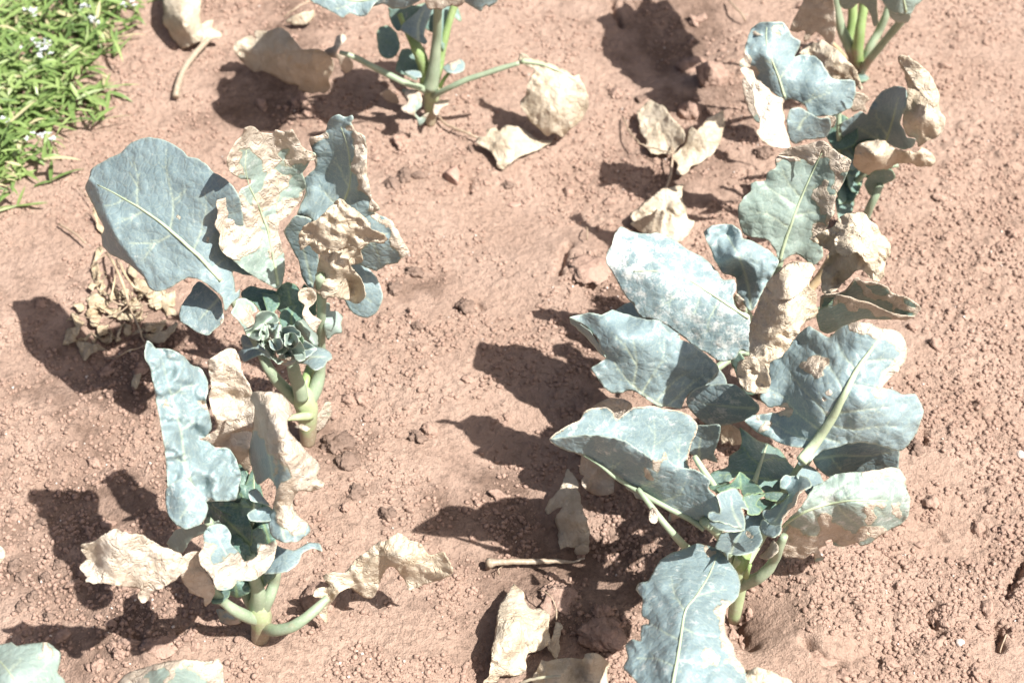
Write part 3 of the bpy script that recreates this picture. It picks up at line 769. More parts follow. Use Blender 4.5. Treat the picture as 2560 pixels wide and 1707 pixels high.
leaf(p, 'A', [(1745, 645), (1790, 680), (1850, 720), (1910, 760), (1950, 800), (1960, 840), (2030, 868), (2060, 910), (2020, 940), (1960, 930), (1900, 962), (1880, 978), (1820, 962), (1740, 982), (1660, 975), (1620, 1012), (1580, 990), (1550, 950), (1500, 982), (1478, 930), (1490, 870), (1520, 820), (1570, 800), (1620, 770), (1680, 700)],
     [(1745, 650, .405), (1950, 800, .388), (2050, 905, .362), (1800, 965, .356), (1600, 1000, .342), (1485, 930, .345), (1560, 830, .372), (1720, 800, .386), (1860, 850, .382)],
     dry=DRY, dw=8, w=5, edgew=8, jag=2.5, label='crumpled dry beige leaf', mat='fallen', wl=.8,
     more=[dict(outline=[(1630, 960), (1740, 950), (1880, 950), (1892, 1000), (1902, 1050), (1850, 1070), (1818, 1085), (1850, 1120), (1882, 1160), (1915, 1230), (1922, 1280), (1870, 1332), (1800, 1312), (1720, 1290), (1640, 1290), (1575, 1240), (1590, 1180), (1605, 1100), (1618, 1030)], ctrl=[(1640, 960, .33), (1880, 960, .33), (1890, 1050, .312), (1840, 1110, .298), (1910, 1260, .272), (1720, 1290, .256), (1580, 1240, .266), (1720, 1120, .307), (1800, 1230, .252), (1850, 1240, .248), (1620, 1100, .295)])])
leaf(p, 'K', [(635, 240), (680, 205), (755, 210), (795, 285), (765, 340), (720, 380), (760, 440), (832, 482), (800, 540), (775, 585), (720, 520), (680, 470), (668, 400), (690, 350), (640, 305)], [(640, 260, 'd-2'), (780, 280, 'd-2'), (690, 380, 'd-3'), (830, 485, 'd-3'), (775, 580, 'd-4'), (720, 300, 'd-1')], dry=DRY, w=3, dw=6, edgew=8, label='dry twisted strip of leaf', wl=.7)

# ===== P1: front plant of the left row
p = P1 = Plant(base_at('B', 832, 1392), 'front broccoli of the left row with a tall folded leaf and two spreading dry leaves')
pet(p, 'B', [(832, 1400, 'd0', 72), (832, 1370, 'd0', 82), (838, 1310, 'd0', 95), (828, 1260, 'd0', 105), (822, 1215, 'd0', 90), (820, 1180, 'd0', 45)], 'stem', 'stem')
pet(p, 'B', [(830, 1290, 'd0', 60), (790, 1280, 'd-1', 56), (725, 1250, 'd-2', 52), (665, 1205, 'd-2', 46), (620, 1160, 'd-3', 42), (560, 1100, 'd-5', 36)])
pet(p, 'B', [(815, 1240, 'd0', 75), (825, 1180, 'd-.5', 70), (810, 1120, 'd-.5', 60), (795, 1060, 'd-.5', 52), (790, 1000, 'd0', 40)])
pet(p, 'B', [(840, 1250, 'd0', 60), (870, 1190, 'd0', 52), (895, 1120, 'd1', 48), (905, 1060, 'd1', 44), (900, 980, 'd3', 36)], 'petiole')
pet(p, 'B', [(800, 1230, 'd1', 60), (770, 1170, 'd1', 50), (740, 1080, 'd2', 46), (690, 960, 'd3', 42), (600, 850, 'd3', 40)], 'petiole')
pet(p, 'B', [(845, 1325, 'd0', 62), (900, 1335, 'd-2', 52), (970, 1320, 'd-2.5', 50), (1030, 1282, 'd-2', 46), (1085, 1235, 'd-1', 42), (1130, 1190, 'd0', 30)])
leaf(p, 'B', [(640, 1240), (680, 1245), (730, 1270), (745, 1300), (700, 1312), (655, 1300), (645, 1270)], [(640, 1250, .03), (740, 1290, .045), (690, 1312, .02)], dry=[('all', .25)], w=1.5, label='small withered leaf at the foot of the stem')
leaf(p, 'B', [(610, 1180), (650, 1140), (700, 1150), (690, 1190), (660, 1215), (620, 1215)], [(610, 1180, 'd-2'), (700, 1150, 'd0'), (640, 1215, 'd-4')], mat='deep')
leaf(p, 'B', [(720, 1130), (790, 1110), (860, 1100), (850, 1140), (800, 1180), (750, 1170)], [(720, 1130, 'd1'), (860, 1100, 'd2'), (760, 1180, 'd1')], mat='blue')
# dark inner leaves
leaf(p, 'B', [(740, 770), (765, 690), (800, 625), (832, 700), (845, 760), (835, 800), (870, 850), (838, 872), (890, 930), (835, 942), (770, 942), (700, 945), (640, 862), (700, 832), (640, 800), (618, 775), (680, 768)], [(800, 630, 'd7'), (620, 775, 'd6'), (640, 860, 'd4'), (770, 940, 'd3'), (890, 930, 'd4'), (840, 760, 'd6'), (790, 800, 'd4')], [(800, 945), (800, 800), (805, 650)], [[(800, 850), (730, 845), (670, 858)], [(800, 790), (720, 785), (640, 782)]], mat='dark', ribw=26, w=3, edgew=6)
leaf(p, 'B', [(780, 900), (840, 880), (860, 960), (830, 1040), (790, 1060), (765, 1000)], [(780, 900, 'd2'), (850, 900, 'd2'), (800, 1060, 'd0')], mat='deep')
leaf(p, 'B', [(600, 145 - 0), (650, 110), (690, 87), (720, 95), (742, 130), (752, 190), (778, 240), (800, 285), (808, 340), (800, 420), (790, 500), (780, 580), (755, 640), (730, 590), (690, 530), (620, 520), (578, 490), (600, 470), (640, 448), (622, 380), (605, 300), (617, 260), (605, 200)],
     [(605, 145, .333), (690, 90, .335), (750, 190, .32), (620, 300, .29), (640, 450, .255), (580, 490, .245), (750, 630, .20), (800, 420, .262), (710, 300, .285), (690, 180, .318)], [(730, 600), (710, 400), (690, 250), (680, 130)], dry=DRY, w=4, dw=6, edgew=6, label='upright dry beige leaf', mat='sage', more=[dict(outline=[(700, 470), (760, 455), (800, 470), (800, 560), (780, 640), (745, 600), (720, 560), (700, 510)], ctrl=[(700, 470, .262), (800, 470, .268), (780, 640, .205), (740, 520, .268)], dw=6)])
leaf(p, 'B', [(800, 285), (870, 280), (930, 295), (968, 335), (975, 380), (952, 410), (962, 460), (1010, 510), (1042, 550), (1075, 580), (1097, 610), (1085, 660), (1117, 692), (1060, 722), (1000, 720), (975, 760), (980, 790), (1010, 838), (1045, 860), (1050, 900), (1000, 940), (930, 946), (880, 912), (868, 850), (888, 790), (905, 720), (890, 680), (868, 660), (820, 690), (790, 600), (783, 540), (800, 450), (806, 350), (788, 320)],
     [(800, 290, 'd6'), (930, 295, 'd6'), (975, 380, 'd4'), (1095, 610, 'd1'), (1110, 690, 'd0'), (980, 760, 'd-1'), (1045, 880, 'd-3'), (930, 945, 'd-5'), (870, 860, 'd-2'), (900, 700, 'd-2'), (830, 650, 'd3'), (785, 540, 'd6'), (800, 430, 'd7'), (890, 430, 'd0'), (925, 580, 'd-3'), (1000, 640, 'd-2'), (870, 340, 'd3')],
     [(940, 930), (900, 760), (880, 600), (850, 450), (840, 330)], dry=[('s', [(800, 300), (900, 320), (950, 380)], 60), ('s', [(830, 370), (900, 430), (950, 520), (1020, 600), (1080, 660)], 95), ('s', [(1020, 690), (960, 740), (940, 820), (970, 850)], 62)], w=3, dw=7, edgew=7, ribw=0, label='leaf with a broad dry curled margin', curl=5)
leaf(p, 'B', [(780, 720), (812, 708), (842, 740), (872, 782), (830, 772), (790, 762)], [(780, 730, 'd0'), (812, 710, 'd1'), (870, 780, 'd0')], w=1)
leaf(p, 'B', [(775, 825), (800, 800), (870, 790), (895, 832), (862, 856), (790, 852)], [(775, 825, 'd-2'), (870, 790, 'd0'), (880, 850, 'd-2'), (820, 830, 'd-1')], w=1)
leaf(p, 'B', [(420, 950), (460, 890), (520, 878), (600, 860), (650, 850), (660, 880), (600, 900), (530, 930), (500, 980), (480, 992), (440, 975)], [(420, 950, .10), (520, 880, .15), (650, 850, .185), (480, 990, .10), (560, 900, .155)], mat='sage', w=2, edgew=4)
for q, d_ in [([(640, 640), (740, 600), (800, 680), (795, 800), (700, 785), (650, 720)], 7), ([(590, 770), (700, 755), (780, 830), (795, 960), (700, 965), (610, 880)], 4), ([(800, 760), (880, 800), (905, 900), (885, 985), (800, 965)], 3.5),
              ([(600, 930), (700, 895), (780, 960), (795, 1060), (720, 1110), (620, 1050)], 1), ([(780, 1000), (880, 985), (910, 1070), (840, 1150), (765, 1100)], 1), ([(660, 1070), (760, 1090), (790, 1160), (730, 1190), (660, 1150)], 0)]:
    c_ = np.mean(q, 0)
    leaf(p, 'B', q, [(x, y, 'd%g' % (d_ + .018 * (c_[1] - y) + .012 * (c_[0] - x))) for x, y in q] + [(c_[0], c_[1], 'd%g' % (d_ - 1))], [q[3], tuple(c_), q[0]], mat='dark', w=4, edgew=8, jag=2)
# tall folded leaf
leaf(p, 'B', [(330, 55), (355, 70), (370, 90), (440, 95), (490, 120), (530, 165), (572, 180), (600, 230), (602, 280), (590, 320), (605, 370), (617, 440), (590, 480), (562, 490), (600, 500), (640, 530), (690, 530), (722, 570), (742, 620), (748, 660), (735, 720), (720, 760), (650, 765), (600, 770), (540, 800), (470, 800), (430, 760), (420, 680), (418, 600), (408, 520), (390, 420), (374, 330), (355, 230), (345, 170), (325, 140), (322, 100)],
     [(330, 55, .40), (440, 100, .378), (590, 230, .328), (610, 440, .30), (720, 570, .28), (740, 700, .262), (600, 770, .268), (440, 760, .288), (420, 600, .31), (380, 400, .345), (345, 200, .375), (500, 300, .342), (500, 560, .31), (470, 200, .358), (560, 480, .292), (640, 640, .282), (560, 400, .318), (430, 450, .334)],
     [(560, 740), (530, 690), (500, 600), (480, 450), (440, 300), (400, 150)], [[(480, 450), (530, 420), (550, 380)], [(440, 300), (500, 260), (560, 250)], [(500, 600), (440, 560)], [(470, 400), (410, 380)]], dry=[('b', 430, 320, 18), ('b', 590, 350, 28)], w=7, edgew=6, quilt=2.5, mat='blue', dust=.22, wl=.6, label='tall leaf folded along its length',
     more=[dict(outline=[(440, 685), (500, 660), (545, 700), (575, 735), (600, 790), (592, 830), (562, 868), (500, 886), (465, 872), (430, 830), (413, 780), (415, 720)], ctrl=[(440, 690, .31), (560, 720, .302), (598, 800, .288), (500, 880, .282), (415, 760, .294), (500, 770, .302)], w=1.5, edgew=2, mid=[(570, 730), (520, 780), (480, 840)])])
leaf(p, 'B', [(600, 880), (640, 862), (680, 875), (702, 910), (700, 950), (740, 990), (762, 1030), (800, 1020), (822, 1000), (818, 950), (860, 955), (895, 935), (905, 960), (890, 1030), (850, 1080), (800, 1112), (740, 1120), (700, 1152), (640, 1155), (618, 1100), (570, 1050), (560, 1000), (582, 960), (580, 910)],
     [(640, 865, 'd-3'), (590, 930, 'd-5'), (560, 1000, 'd-7.5'), (640, 1150, 'd-12'), (720, 1120, 'd-10.5'), (850, 1080, 'd-9'), (900, 950, 'd-5'), (830, 960, 'd-4.5'), (750, 1010, 'd-7'), (650, 980, 'd-6')], dry=[('s', [(565, 1010), (620, 1070), (680, 1090), (760, 1060), (850, 1030), (880, 960)], 62)], w=2, dw=6, edgew=6, mid=[(830, 1060), (720, 1040), (660, 960), (640, 890)], label='low leaf with a dry tan rim')
leaf(p, 'B', [(840, 1080), (880, 1020), (900, 960), (930, 972), (990, 980), (1040, 950), (1092, 950), (1106, 985), (1060, 972), (1015, 1000), (1000, 1040), (950, 1075), (890, 1087)], [(840, 1080, 'd-3'), (900, 965, 'd0'), (1100, 965, 'd0'), (1000, 1040, 'd-3'), (900, 1085, 'd-4'), (950, 1010, 'd-2')], w=2, edgew=4)
leaf(p, 'B', [(40, 960), (100, 940), (165, 892), (200, 885), (240, 905), (300, 910), (370, 950), (440, 980), (480, 1000), (497, 1030), (512, 1060), (480, 1090), (400, 1150), (352, 1160), (333, 1200), (312, 1212), (288, 1182), (302, 1152), (240, 1140), (170, 1132), (60, 1122), (65, 1100), (33, 1055), (68, 1020), (48, 990)],
     [(40, 965, .28), (100, 940, .288), (200, 888, .31), (370, 950, .285), (500, 1040, .25), (400, 1145, .232), (320, 1205, .215), (170, 1130, .25), (60, 1115, .258), (40, 1055, .262), (250, 1020, .278), (190, 960, .298), (140, 1030, .272), (105, 1030, .258)], [(500, 1045), (400, 1010), (300, 960), (200, 900)], [[(400, 1010), (330, 1080), (280, 1120)], [(300, 960), (220, 1040)]], dry=DRY, dw=4, w=3, edgew=6, jag=2.5, mat='blue', label='big spreading dry beige leaf, left',
     more=[dict(outline=[(488, 1010), (520, 988), (560, 985), (575, 1005), (568, 1050), (612, 1100), (632, 1150), (620, 1192), (592, 1232), (580, 1192), (520, 1162), (488, 1112), (480, 1060)], ctrl=[(490, 1010, .245), (565, 990, .235), (630, 1150, .19), (590, 1230, .17), (490, 1110, .212), (550, 1090, .218)], dry=[('all', .75)])])
leaf(p, 'B', [(1080, 1262), (1112, 1200), (1060, 1182), (1078, 1152), (1130, 1140), (1108, 1092), (1160, 1075), (1200, 1080), (1240, 1040), (1290, 990), (1350, 950), (1400, 930), (1440, 905), (1480, 925), (1540, 955), (1580, 1000), (1645, 994), (1672, 1040), (1682, 1085), (1640, 1110), (1590, 1122), (1540, 1142), (1490, 1156), (1468, 1110), (1420, 1050), (1385, 1070), (1352, 1150), (1322, 1196), (1270, 1172), (1220, 1147), (1170, 1182), (1132, 1230), (1126, 1312), (1092, 1262)],
     [(1085, 1255, .045), (1125, 1310, .02), (1070, 1170, .075), (1110, 1095, .095), (1170, 1160, .075), (1290, 1000, .125), (1440, 908, .155), (1322, 1195, .05), (1385, 1060, .11), (1540, 960, .145), (1680, 1085, .119), (1500, 1150, .075), (1470, 1010, .15), (1580, 1060, .115), (1260, 1120, .085)],
     [(1100, 1240), (1200, 1130), (1320, 1020), (1440, 930)], [[(1440, 960), (1540, 1030), (1640, 1060)]], dry=DRY, dw=5, w=4, edgew=7, jag=2.5, mat='fallen', wl=.8, label='dry beige leaf arched over the soil, right')

# ===== P3: rear plant of the left row
p = P3 = Plant(base_at('G', 985, 905), 'rear broccoli of the left row, its crown cut by the top of the picture')
pet(p, 'G', [(985, 925, 'd0', 80), (988, 850, 'd0', 90), (990, 760, 'd0', 105), (1000, 690, 'd0', 130), (985, 640, 'd0', 120), (980, 580, 'd0', 100)], 'stem', 'stem')
pet(p, 'G', [(985, 650, 'd-1', 125), (1005, 560, 'd-1', 105), (1022, 420, 'd-1', 80), (1034, 280, 'd-1', 66), (1040, 130, 'd-2', 62), (1045, 0, 'd-3', 64), (1050, -150, 'd-4', 60)])
pet(p, 'G', [(960, 620, 'd0', 100), (950, 520, 'd0', 95), (910, 400, 'd0', 90), (860, 300, 'd1', 70), (800, 200, 'd2', 40), (760, 100, 'd3', 40)], 'greenstem')
pet(p, 'G', [(1010, 640, 'd1', 70), (1050, 500, 'd2', 60), (1080, 330, 'd3', 60), (1120, 180, 'd4', 55), (1170, 20, 'd5', 55)], 'greenstem')
pet(p, 'G', [(960, 670, 'd-1', 60), (900, 640, 'd-2', 52), (790, 605, 'd-3', 50), (690, 555, 'd-3', 48), (580, 500, 'd-3', 46), (480, 445, 'd-3', 44), (390, 405, 'd-3', 40), (320, 385, 'd-3', 30)])
pet(p, 'G', [(1010, 705, 'd-1', 55), (1060, 680, 'd-2', 46), (1150, 635, 'd-3', 42), (1260, 585, 'd-3', 42), (1400, 540, 'd-3', 42), (1520, 500, 'd-3', 40), (1640, 465, 'd-3', 32)])
pet(p, 'G', [(1060, 640, 'd1', 34), (1090, 580, 'd1', 26), (1140, 520, 'd2', 22)], 'greenstem')
leaf(p, 'G', [(1075, 500), (1130, 460), (1205, 433), (1242, 470), (1230, 522), (1170, 542), (1110, 532)], [(1080, 500, 'd2'), (1205, 435, 'd4'), (1235, 500, 'd2'), (1120, 530, 'd0')], dry=[('b', 1170, 470, 40)], w=2)
leaf(p, 'G', [(780, 665), (830, 655), (900, 670), (928, 730), (918, 790), (880, 830), (912, 870), (940, 850), (975, 830), (935, 905), (905, 930), (880, 865), (790, 820), (775, 790), (825, 740)], [(780, 670, 'd-2'), (900, 670, 'd-2'), (920, 760, 'd-4'), (905, 925, 'd-5'), (790, 810, 'd-5')], dry=[('all', .1)], mat='sage', w=4, edgew=5, label='small wilted leaf at the foot of the stem')
leaf(p, 'G', [(1010, 770), (1060, 735), (1120, 740), (1120, 770), (1060, 800), (1040, 850), (1010, 830)], [(1010, 780, 'd-2'), (1110, 745, 'd-1'), (1040, 850, 'd-4')], dry=DRY, w=2, label='dry scrap of leaf on the stem')
leaf(p, 'G', [(630, 680), (680, 660), (740, 700), (760, 760), (700, 760), (640, 720)], [(630, 690, .03), (740, 700, .03), (720, 760, .01)], dry=[('all', .3)], w=2, label='small grey withered leaf')
leaf(p, 'G', [(592, 250), (620, 200), (680, 192), (740, 240), (765, 350), (725, 420), (670, 437), (620, 400), (597, 330)], [(592, 260, 'd6'), (680, 195, 'd8'), (760, 340, 'd5'), (670, 435, 'd3'), (600, 340, 'd5')], mat='deep')
leaf(p, 'G', [(728, 525), (755, 420), (780, 360), (850, 370), (895, 450), (910, 530), (885, 590), (820, 560)], [(730, 520, 'd1'), (790, 365, 'd3'), (890, 450, 'd2'), (880, 585, 'd0')], mat='deep')
leaf(p, 'G', [(795, 530), (850, 515), (915, 530), (925, 570), (870, 570)], [(800, 530, 'd-2'), (915, 530, 'd-2'), (880, 572, 'd-3')], w=1)
leaf(p, 'G', [(765, 215), (850, 120), (950, 25), (1005, 50), (975, 150), (940, 250), (965, 310), (935, 330), (860, 280)], [(770, 215, 'd1'), (950, 30, 'd4'), (1000, 60, 'd4'), (960, 300, 'd0'), (860, 270, 'd0')], [(900, 300), (900, 180), (950, 50)], w=3)
leaf(p, 'G', [(680, 60), (780, 50), (880, 40), (940, 60), (860, 130), (780, 220), (740, 230), (700, 170)], [(680, 60, 'd6'), (940, 50, 'd5'), (740, 230, 'd3'), (700, 160, 'd5')], mat='deep')
leaf(p, 'G', [(1060, 30), (1180, 40), (1215, 158), (1150, 130), (1120, 250), (1085, 380), (1060, 300)], [(1060, 40, 'd6'), (1180, 50, 'd8'), (1210, 155, 'd6'), (1075, 370, 'd2')], mat='deep')
leaf(p, 'G', [(850, 60), (960, 20), (1110, 20), (1100, 180), (1000, 240), (900, 170)], [(850, 60, 'd8'), (1110, 20, 'd9'), (1000, 240, 'd5'), (870, 150, 'd7')], mat='deep')
leaf(p, 'G', [(-20, -130), (60, -30), (110, 5), (180, 50), (270, 95), (340, 132), (390, 100), (470, 127), (520, 110), (570, 40), (640, -20), (720, -250), (640, -380), (690, -520), (590, -560), (480, -650), (400, -560), (260, -500), (190, -400), (90, -380), (40, -280), (70, -220)], [(-60, -150, .292), (110, 5, .288), (340, 130, .272), (520, 105, .28), (640, -20, .298), (690, -400, .33), (420, -640, .33), (50, -500, .31), (350, -200, .315)], [(640, -30), (450, 10), (250, -40), (100, -130)], [[(450, 10), (330, 60), (250, 70)], [(350, -10), (300, -150)]], w=2.5, ribw=18)
leaf(p, 'G', [(520, 60), (640, 30), (700, 62), (770, 66), (830, 52), (930, -20), (900, -220), (700, -230), (560, -100)], [(520, 60, .272), (700, 62, .268), (830, 50, .272), (930, -20, .29), (900, -220, .345), (600, -150, .325)], w=3)
leaf(p, 'G', [(950, 5), (965, 60), (990, 75), (1040, 65), (1070, 75), (1110, 52), (1150, 40), (1190, 52), (1240, 10), (1230, -150), (1090, -190), (980, -150)], [(950, 5, .325), (1000, 70, .308), (1190, 50, .312), (1240, 5, .325), (1230, -150, .36), (980, -150, .36)], dry=DRY, w=3, dw=6, label='crumpled dry beige leaf at the top')
leaf(p, 'G', [(1210, -10), (1290, 50), (1362, 88), (1372, 58), (1400, 40), (1420, 56), (1485, 5), (1450, -150), (1250, -130)], [(1210, -10, .295), (1362, 85, .272), (1485, 5, .285), (1450, -150, .335), (1250, -130, .335)], w=2.5, mat='blue')
leaf(p, 'G', rag([(850, -250), (1000, -420), (1250, -600), (1500, -560), (1560, -400), (1450, -260), (1250, -170), (1050, -170)], 34, 5), [(850, -250, .34), (1250, -600, .37), (1540, -420, .34), (1250, -175, .345)], [(900, -270), (1200, -380), (1500, -450)], w=3)
leaf(p, 'G', rag([(450, -560), (640, -700), (900, -760), (1000, -560), (950, -330), (800, -250), (600, -330)], 34, 5), [(450, -560, .36), (900, -760, .39), (950, -330, .37), (600, -330, .36)], [(900, -300), (760, -500), (700, -680)], w=3)
leaf(p, 'F', [(1522, 318), (1542, 280), (1600, 245), (1645, 235), (1672, 258), (1665, 205), (1760, 200), (1830, 178), (1882, 210), (1922, 260), (1975, 320), (2060, 320), (2120, 340), (2172, 398), (2182, 440), (2150, 520), (2160, 570), (2120, 612), (2080, 600), (2040, 612), (1945, 585), (1950, 560), (1880, 547), (1800, 500), (1720, 462), (1660, 472), (1600, 422), (1550, 370)],
     [(1530, 310, .055), (1660, 210, .075), (1830, 185, .10), (1980, 320, .105), (2150, 370, .11), (2170, 450, .085), (2120, 605, .02), (1950, 575, .025), (1720, 460, .04), (1580, 400, .03), (1800, 350, .085), (2030, 450, .075)], [(2150, 350), (1980, 335), (1850, 350), (1740, 410), (1690, 450)], [[(1980, 335), (1965, 430), (1950, 520)], [(1900, 340), (1880, 430), (1860, 530)], [(2040, 340), (2060, 440)]], dry=DRY, mat='fallen', w=3, dw=3.5, edgew=6, label='dry beige leaf hanging to the left on its green stalk', ground=True)
leaf(p, 'F', [(2120, 330), (2180, 300), (2200, 240), (2240, 225), (2262, 250), (2220, 310), (2200, 350), (2270, 370), (2308, 420), (2302, 450), (2260, 480), (2225, 440), (2210, 390), (2140, 370)], [(2130, 340, .11), (2240, 230, .13), (2200, 340, .12), (2300, 430, .085), (2260, 478, .07)], dry=DRY, w=2, dw=4, label='dry scrap at the end of the stalk')
leaf(p, 'G', [(1632, 440), (1650, 392), (1692, 400), (1715, 425), (1800, 450), (1900, 480), (1985, 525), (2040, 560), (2082, 545), (2085, 580), (2112, 620), (2147, 700), (2142, 800), (2102, 880), (2020, 950), (1960, 1012), (1930, 1000), (1890, 980), (1850, 1002), (1790, 950), (1722, 890), (1700, 850), (1652, 790), (1648, 740), (1690, 700), (1700, 640), (1725, 560), (1755, 515), (1690, 480), (1650, 470)],
     [(1640, 430, .115), (1800, 450, .12), (1985, 530, .115), (2080, 560, .11), (2145, 750, .08), (2020, 950, .035), (1860, 1000, .03), (1655, 780, .06), (1720, 560, .105), (1900, 700, .10), (1900, 850, .075)], [(1660, 450), (1800, 470), (1950, 530), (2060, 600)], [[(1800, 480), (1740, 620), (1690, 720)], [(1850, 700), (1830, 850)], [(1900, 640), (2020, 760)]], dry=DRY, mat='fallen', w=4, dw=2, edgew=5, label='dry beige leaf hanging to the right on its green stalk', ribw=40, ground=True)

# ===== R4: rear plant of the right row
p = R4 = Plant(base_at('H', 1700, 490), 'rear broccoli of the right row, only bare green leaf stalks in view')
pet(p, 'H', [(1700, 500, 'd0', 70), (1698, 460, 'd0', 80), (1692, 410, 'd0', 100), (1690, 370, 'd0', 70)], 'stem', 'stem')
pet(p, 'H', [(1670, 440, 'd0', 70), (1640, 330, 'd0', 75), (1580, 200, 'd1', 66), (1550, 80, 'd1', 60), (1535, -40, 'd1', 58), (1520, -160, 'd2', 50)])
pet(p, 'H', [(1690, 430, 'd-1', 70), (1685, 320, 'd-1', 70), (1700, 190, 'd-1', 66), (1720, 60, 'd0', 60), (1730, -80, 'd1', 56)], 'greenstem')
pet(p, 'H', [(1670, 420, 'd1', 60), (1630, 280, 'd2', 60), (1650, 120, 'd3', 60), (1650, -60, 'd4', 60)], 'greenstem')
pet(p, 'H', [(1710, 430, 'd0', 60), (1760, 320, 'd0', 55), (1820, 210, 'd1', 54), (1870, 100, 'd1', 52), (1900, 0, 'd2', 48), (1920, -100, 'd3', 40)])
pet(p, 'H', [(1705, 470, 'd-1', 60), (1770, 380, 'd-3', 50), (1860, 270, 'd-5', 50), (1960, 150, 'd-7', 52), (2000, 90, 'd-8', 40)])
pet(p, 'H', [(1640, 420, 'd0', 36), (1560, 330, 'd-2', 32), (1470, 230, 'd-3', 30), (1400, 90, 'd-3', 30), (1355, -10, 'd-3', 28), (1330, -60, 'd-3', 24)], 'straw')
leaf(p, 'H', [(1560, -120), (1700, -150), (1800, -100), (1810, 40), (1820, 150), (1790, 170), (1760, 80), (1700, 20), (1640, 60), (1590, 60), (1560, 20)], [(1560, -110, .36), (1800, -100, .36), (1800, 160, .22), (1590, 50, .27), (1700, 20, .28)], mat='deep')
leaf(p, 'H', [(1240, 195), (1280, 100), (1325, 10), (1330, -40), (1400, -110), (1500, -60), (1535, 60), (1540, 200), (1520, 300), (1480, 270), (1410, 205), (1370, 260), (1330, 270), (1340, 205), (1290, 212)], [(1245, 195, .19), (1330, 0, .245), (1400, -100, .28), (1535, 60, .24), (1520, 290, .17), (1340, 260, .175), (1420, 100, .222)], dry=DRY, w=3, dw=5, label='large dry leaf hanging behind the stalks')
leaf(p, 'H', [(1800, -30), (1845, 10), (1880, 60), (1925, 85), (1985, 92), (2032, 96), (2062, 40), (2112, 0), (2140, -90), (2000, -170), (1850, -150)], [(1800, -20, .255), (1880, 60, .24), (2030, 95, .23), (2110, 0, .248), (2000, -170, .295), (1850, -150, .295), (1970, -30, .27)], w=2.5, mat='sage', ribw=16, mid=[(2000, 80), (1980, -20), (1960, -120)],
     more=[dict(outline=[(1885, 62), (1930, 90), (2030, 98), (2010, 150), (1950, 150), (1900, 120)], ctrl=[(1885, 62, .235), (2030, 98, .225), (2000, 150, .20), (1900, 120, .21)])])
leaf(p, 'H', [(1690, 480), (1740, 445), (1800, 465), (1862, 500), (1850, 522), (1800, 500), (1740, 530), (1692, 530)], [(1690, 490, 'd-2'), (1740, 445, 'd2'), (1860, 505, 'd1'), (1700, 530, 'd-4')], mat='deep', w=3, dry=[('b', 1790, 490, 30)])

leaf(p, 'H', rag([(880, -780), (1040, -900), (1300, -920), (1560, -860), (1760, -740), (1720, -540), (1560, -400), (1400, -330), (1300, -210), (1120, -230), (1060, -330), (930, -400), (860, -560)], 34, 5), [(880, -780, .31), (1300, -910, .33), (1740, -700, .345), (1560, -400, .318), (1300, -215, .295), (1080, -300, .295), (860, -560, .30)], w=3)
leaf(p, 'H', rag([(1180, -200), (1300, -330), (1480, -480), (1680, -500), (1760, -380), (1700, -240), (1560, -140), (1400, -90), (1260, -110)], 34, 5), [(1180, -200, .30), (1480, -480, .325), (1750, -380, .34), (1560, -140, .305), (1300, -110, .295)], [(1680, -260), (1480, -260), (1260, -200)], w=3)

# ===== R3
p = R3 = Plant(base_at('H', 1610, 1480), 'broccoli above the middle right row plant with curled dry leaves on both sides')
pet(p, 'H', [(1610, 1500, 'd0', 70), (1605, 1420, 'd0', 70), (1590, 1300, 'd0', 65), (1575, 1180, 'd0', 60)], 'stem', 'stem')
pet(p, 'H', [(1590, 1250, 'd0', 50), (1575, 1100, 'd0', 40), (1562, 950, 'd0', 36), (1562, 840, 'd0', 36), (1560, 730, 'd1', 34), (1540, 640, 'd1', 30)])
pet(p, 'H', [(1730, 1440, 'd-3', 54), (1765, 1350, 'd-4', 54), (1800, 1280, 'd-4', 50), (1835, 1200, 'd-3', 44)])
pet(p, 'H', [(1600, 1300, 'd0', 50), (1660, 1200, 'd-1', 44), (1740, 1130, 'd-2', 36), (1850, 1095, 'd-2', 30), (1950, 1080, 'd-2', 26)])
leaf(p, 'H', [(1300, 350), (1340, 300), (1380, 275), (1420, 282), (1450, 258), (1500, 290), (1570, 340), (1622, 400), (1682, 470), (1702, 540), (1722, 580), (1700, 592), (1640, 522), (1590, 522), (1510, 512), (1470, 462), (1440, 410), (1390, 372)], [(1300, 350, .215), (1450, 265, .232), (1570, 345, .238), (1720, 585, .20), (1590, 520, .205), (1400, 370, .215), (1520, 400, .232)], dry=DRY, mat='fallen', w=4, dw=7, edgew=6, label='crumpled golden dry leaf', wl=.8)
leaf(p, 'H', [(1600, 640), (1660, 600), (1720, 612), (1765, 650), (1730, 680), (1745, 740), (1700, 720), (1650, 730)], [(1600, 650, .2), (1720, 615, .2), (1740, 730, .16), (1650, 725, .17)], dry=[('all', .35)], w=2, mat='sage')
leaf(p, 'H', [(1580, 800), (1640, 770), (1700, 730), (1745, 752), (1770, 690), (1830, 610), (1900, 570), (1960, 565), (2003, 590), (1995, 700), (1960, 800), (1985, 850), (2005, 900), (2062, 910), (2042, 960), (1982, 980), (1900, 950), (1840, 940), (1760, 945), (1690, 950), (1620, 915), (1575, 880)], [(1580, 810, .185), (1700, 735, .205), (1830, 615, .235), (1960, 568, .27), (1990, 700, .275), (2050, 930, .225), (1900, 945, .165), (1690, 945, .14), (1600, 890, .16), (1830, 800, .195)], [(1870, 920), (1890, 860), (1920, 760), (1950, 640)], [[(1880, 890), (1820, 800), (1800, 720)], [(1860, 930), (1760, 880), (1680, 830)]], mat='blue', w=3, edgew=5, ribw=14)
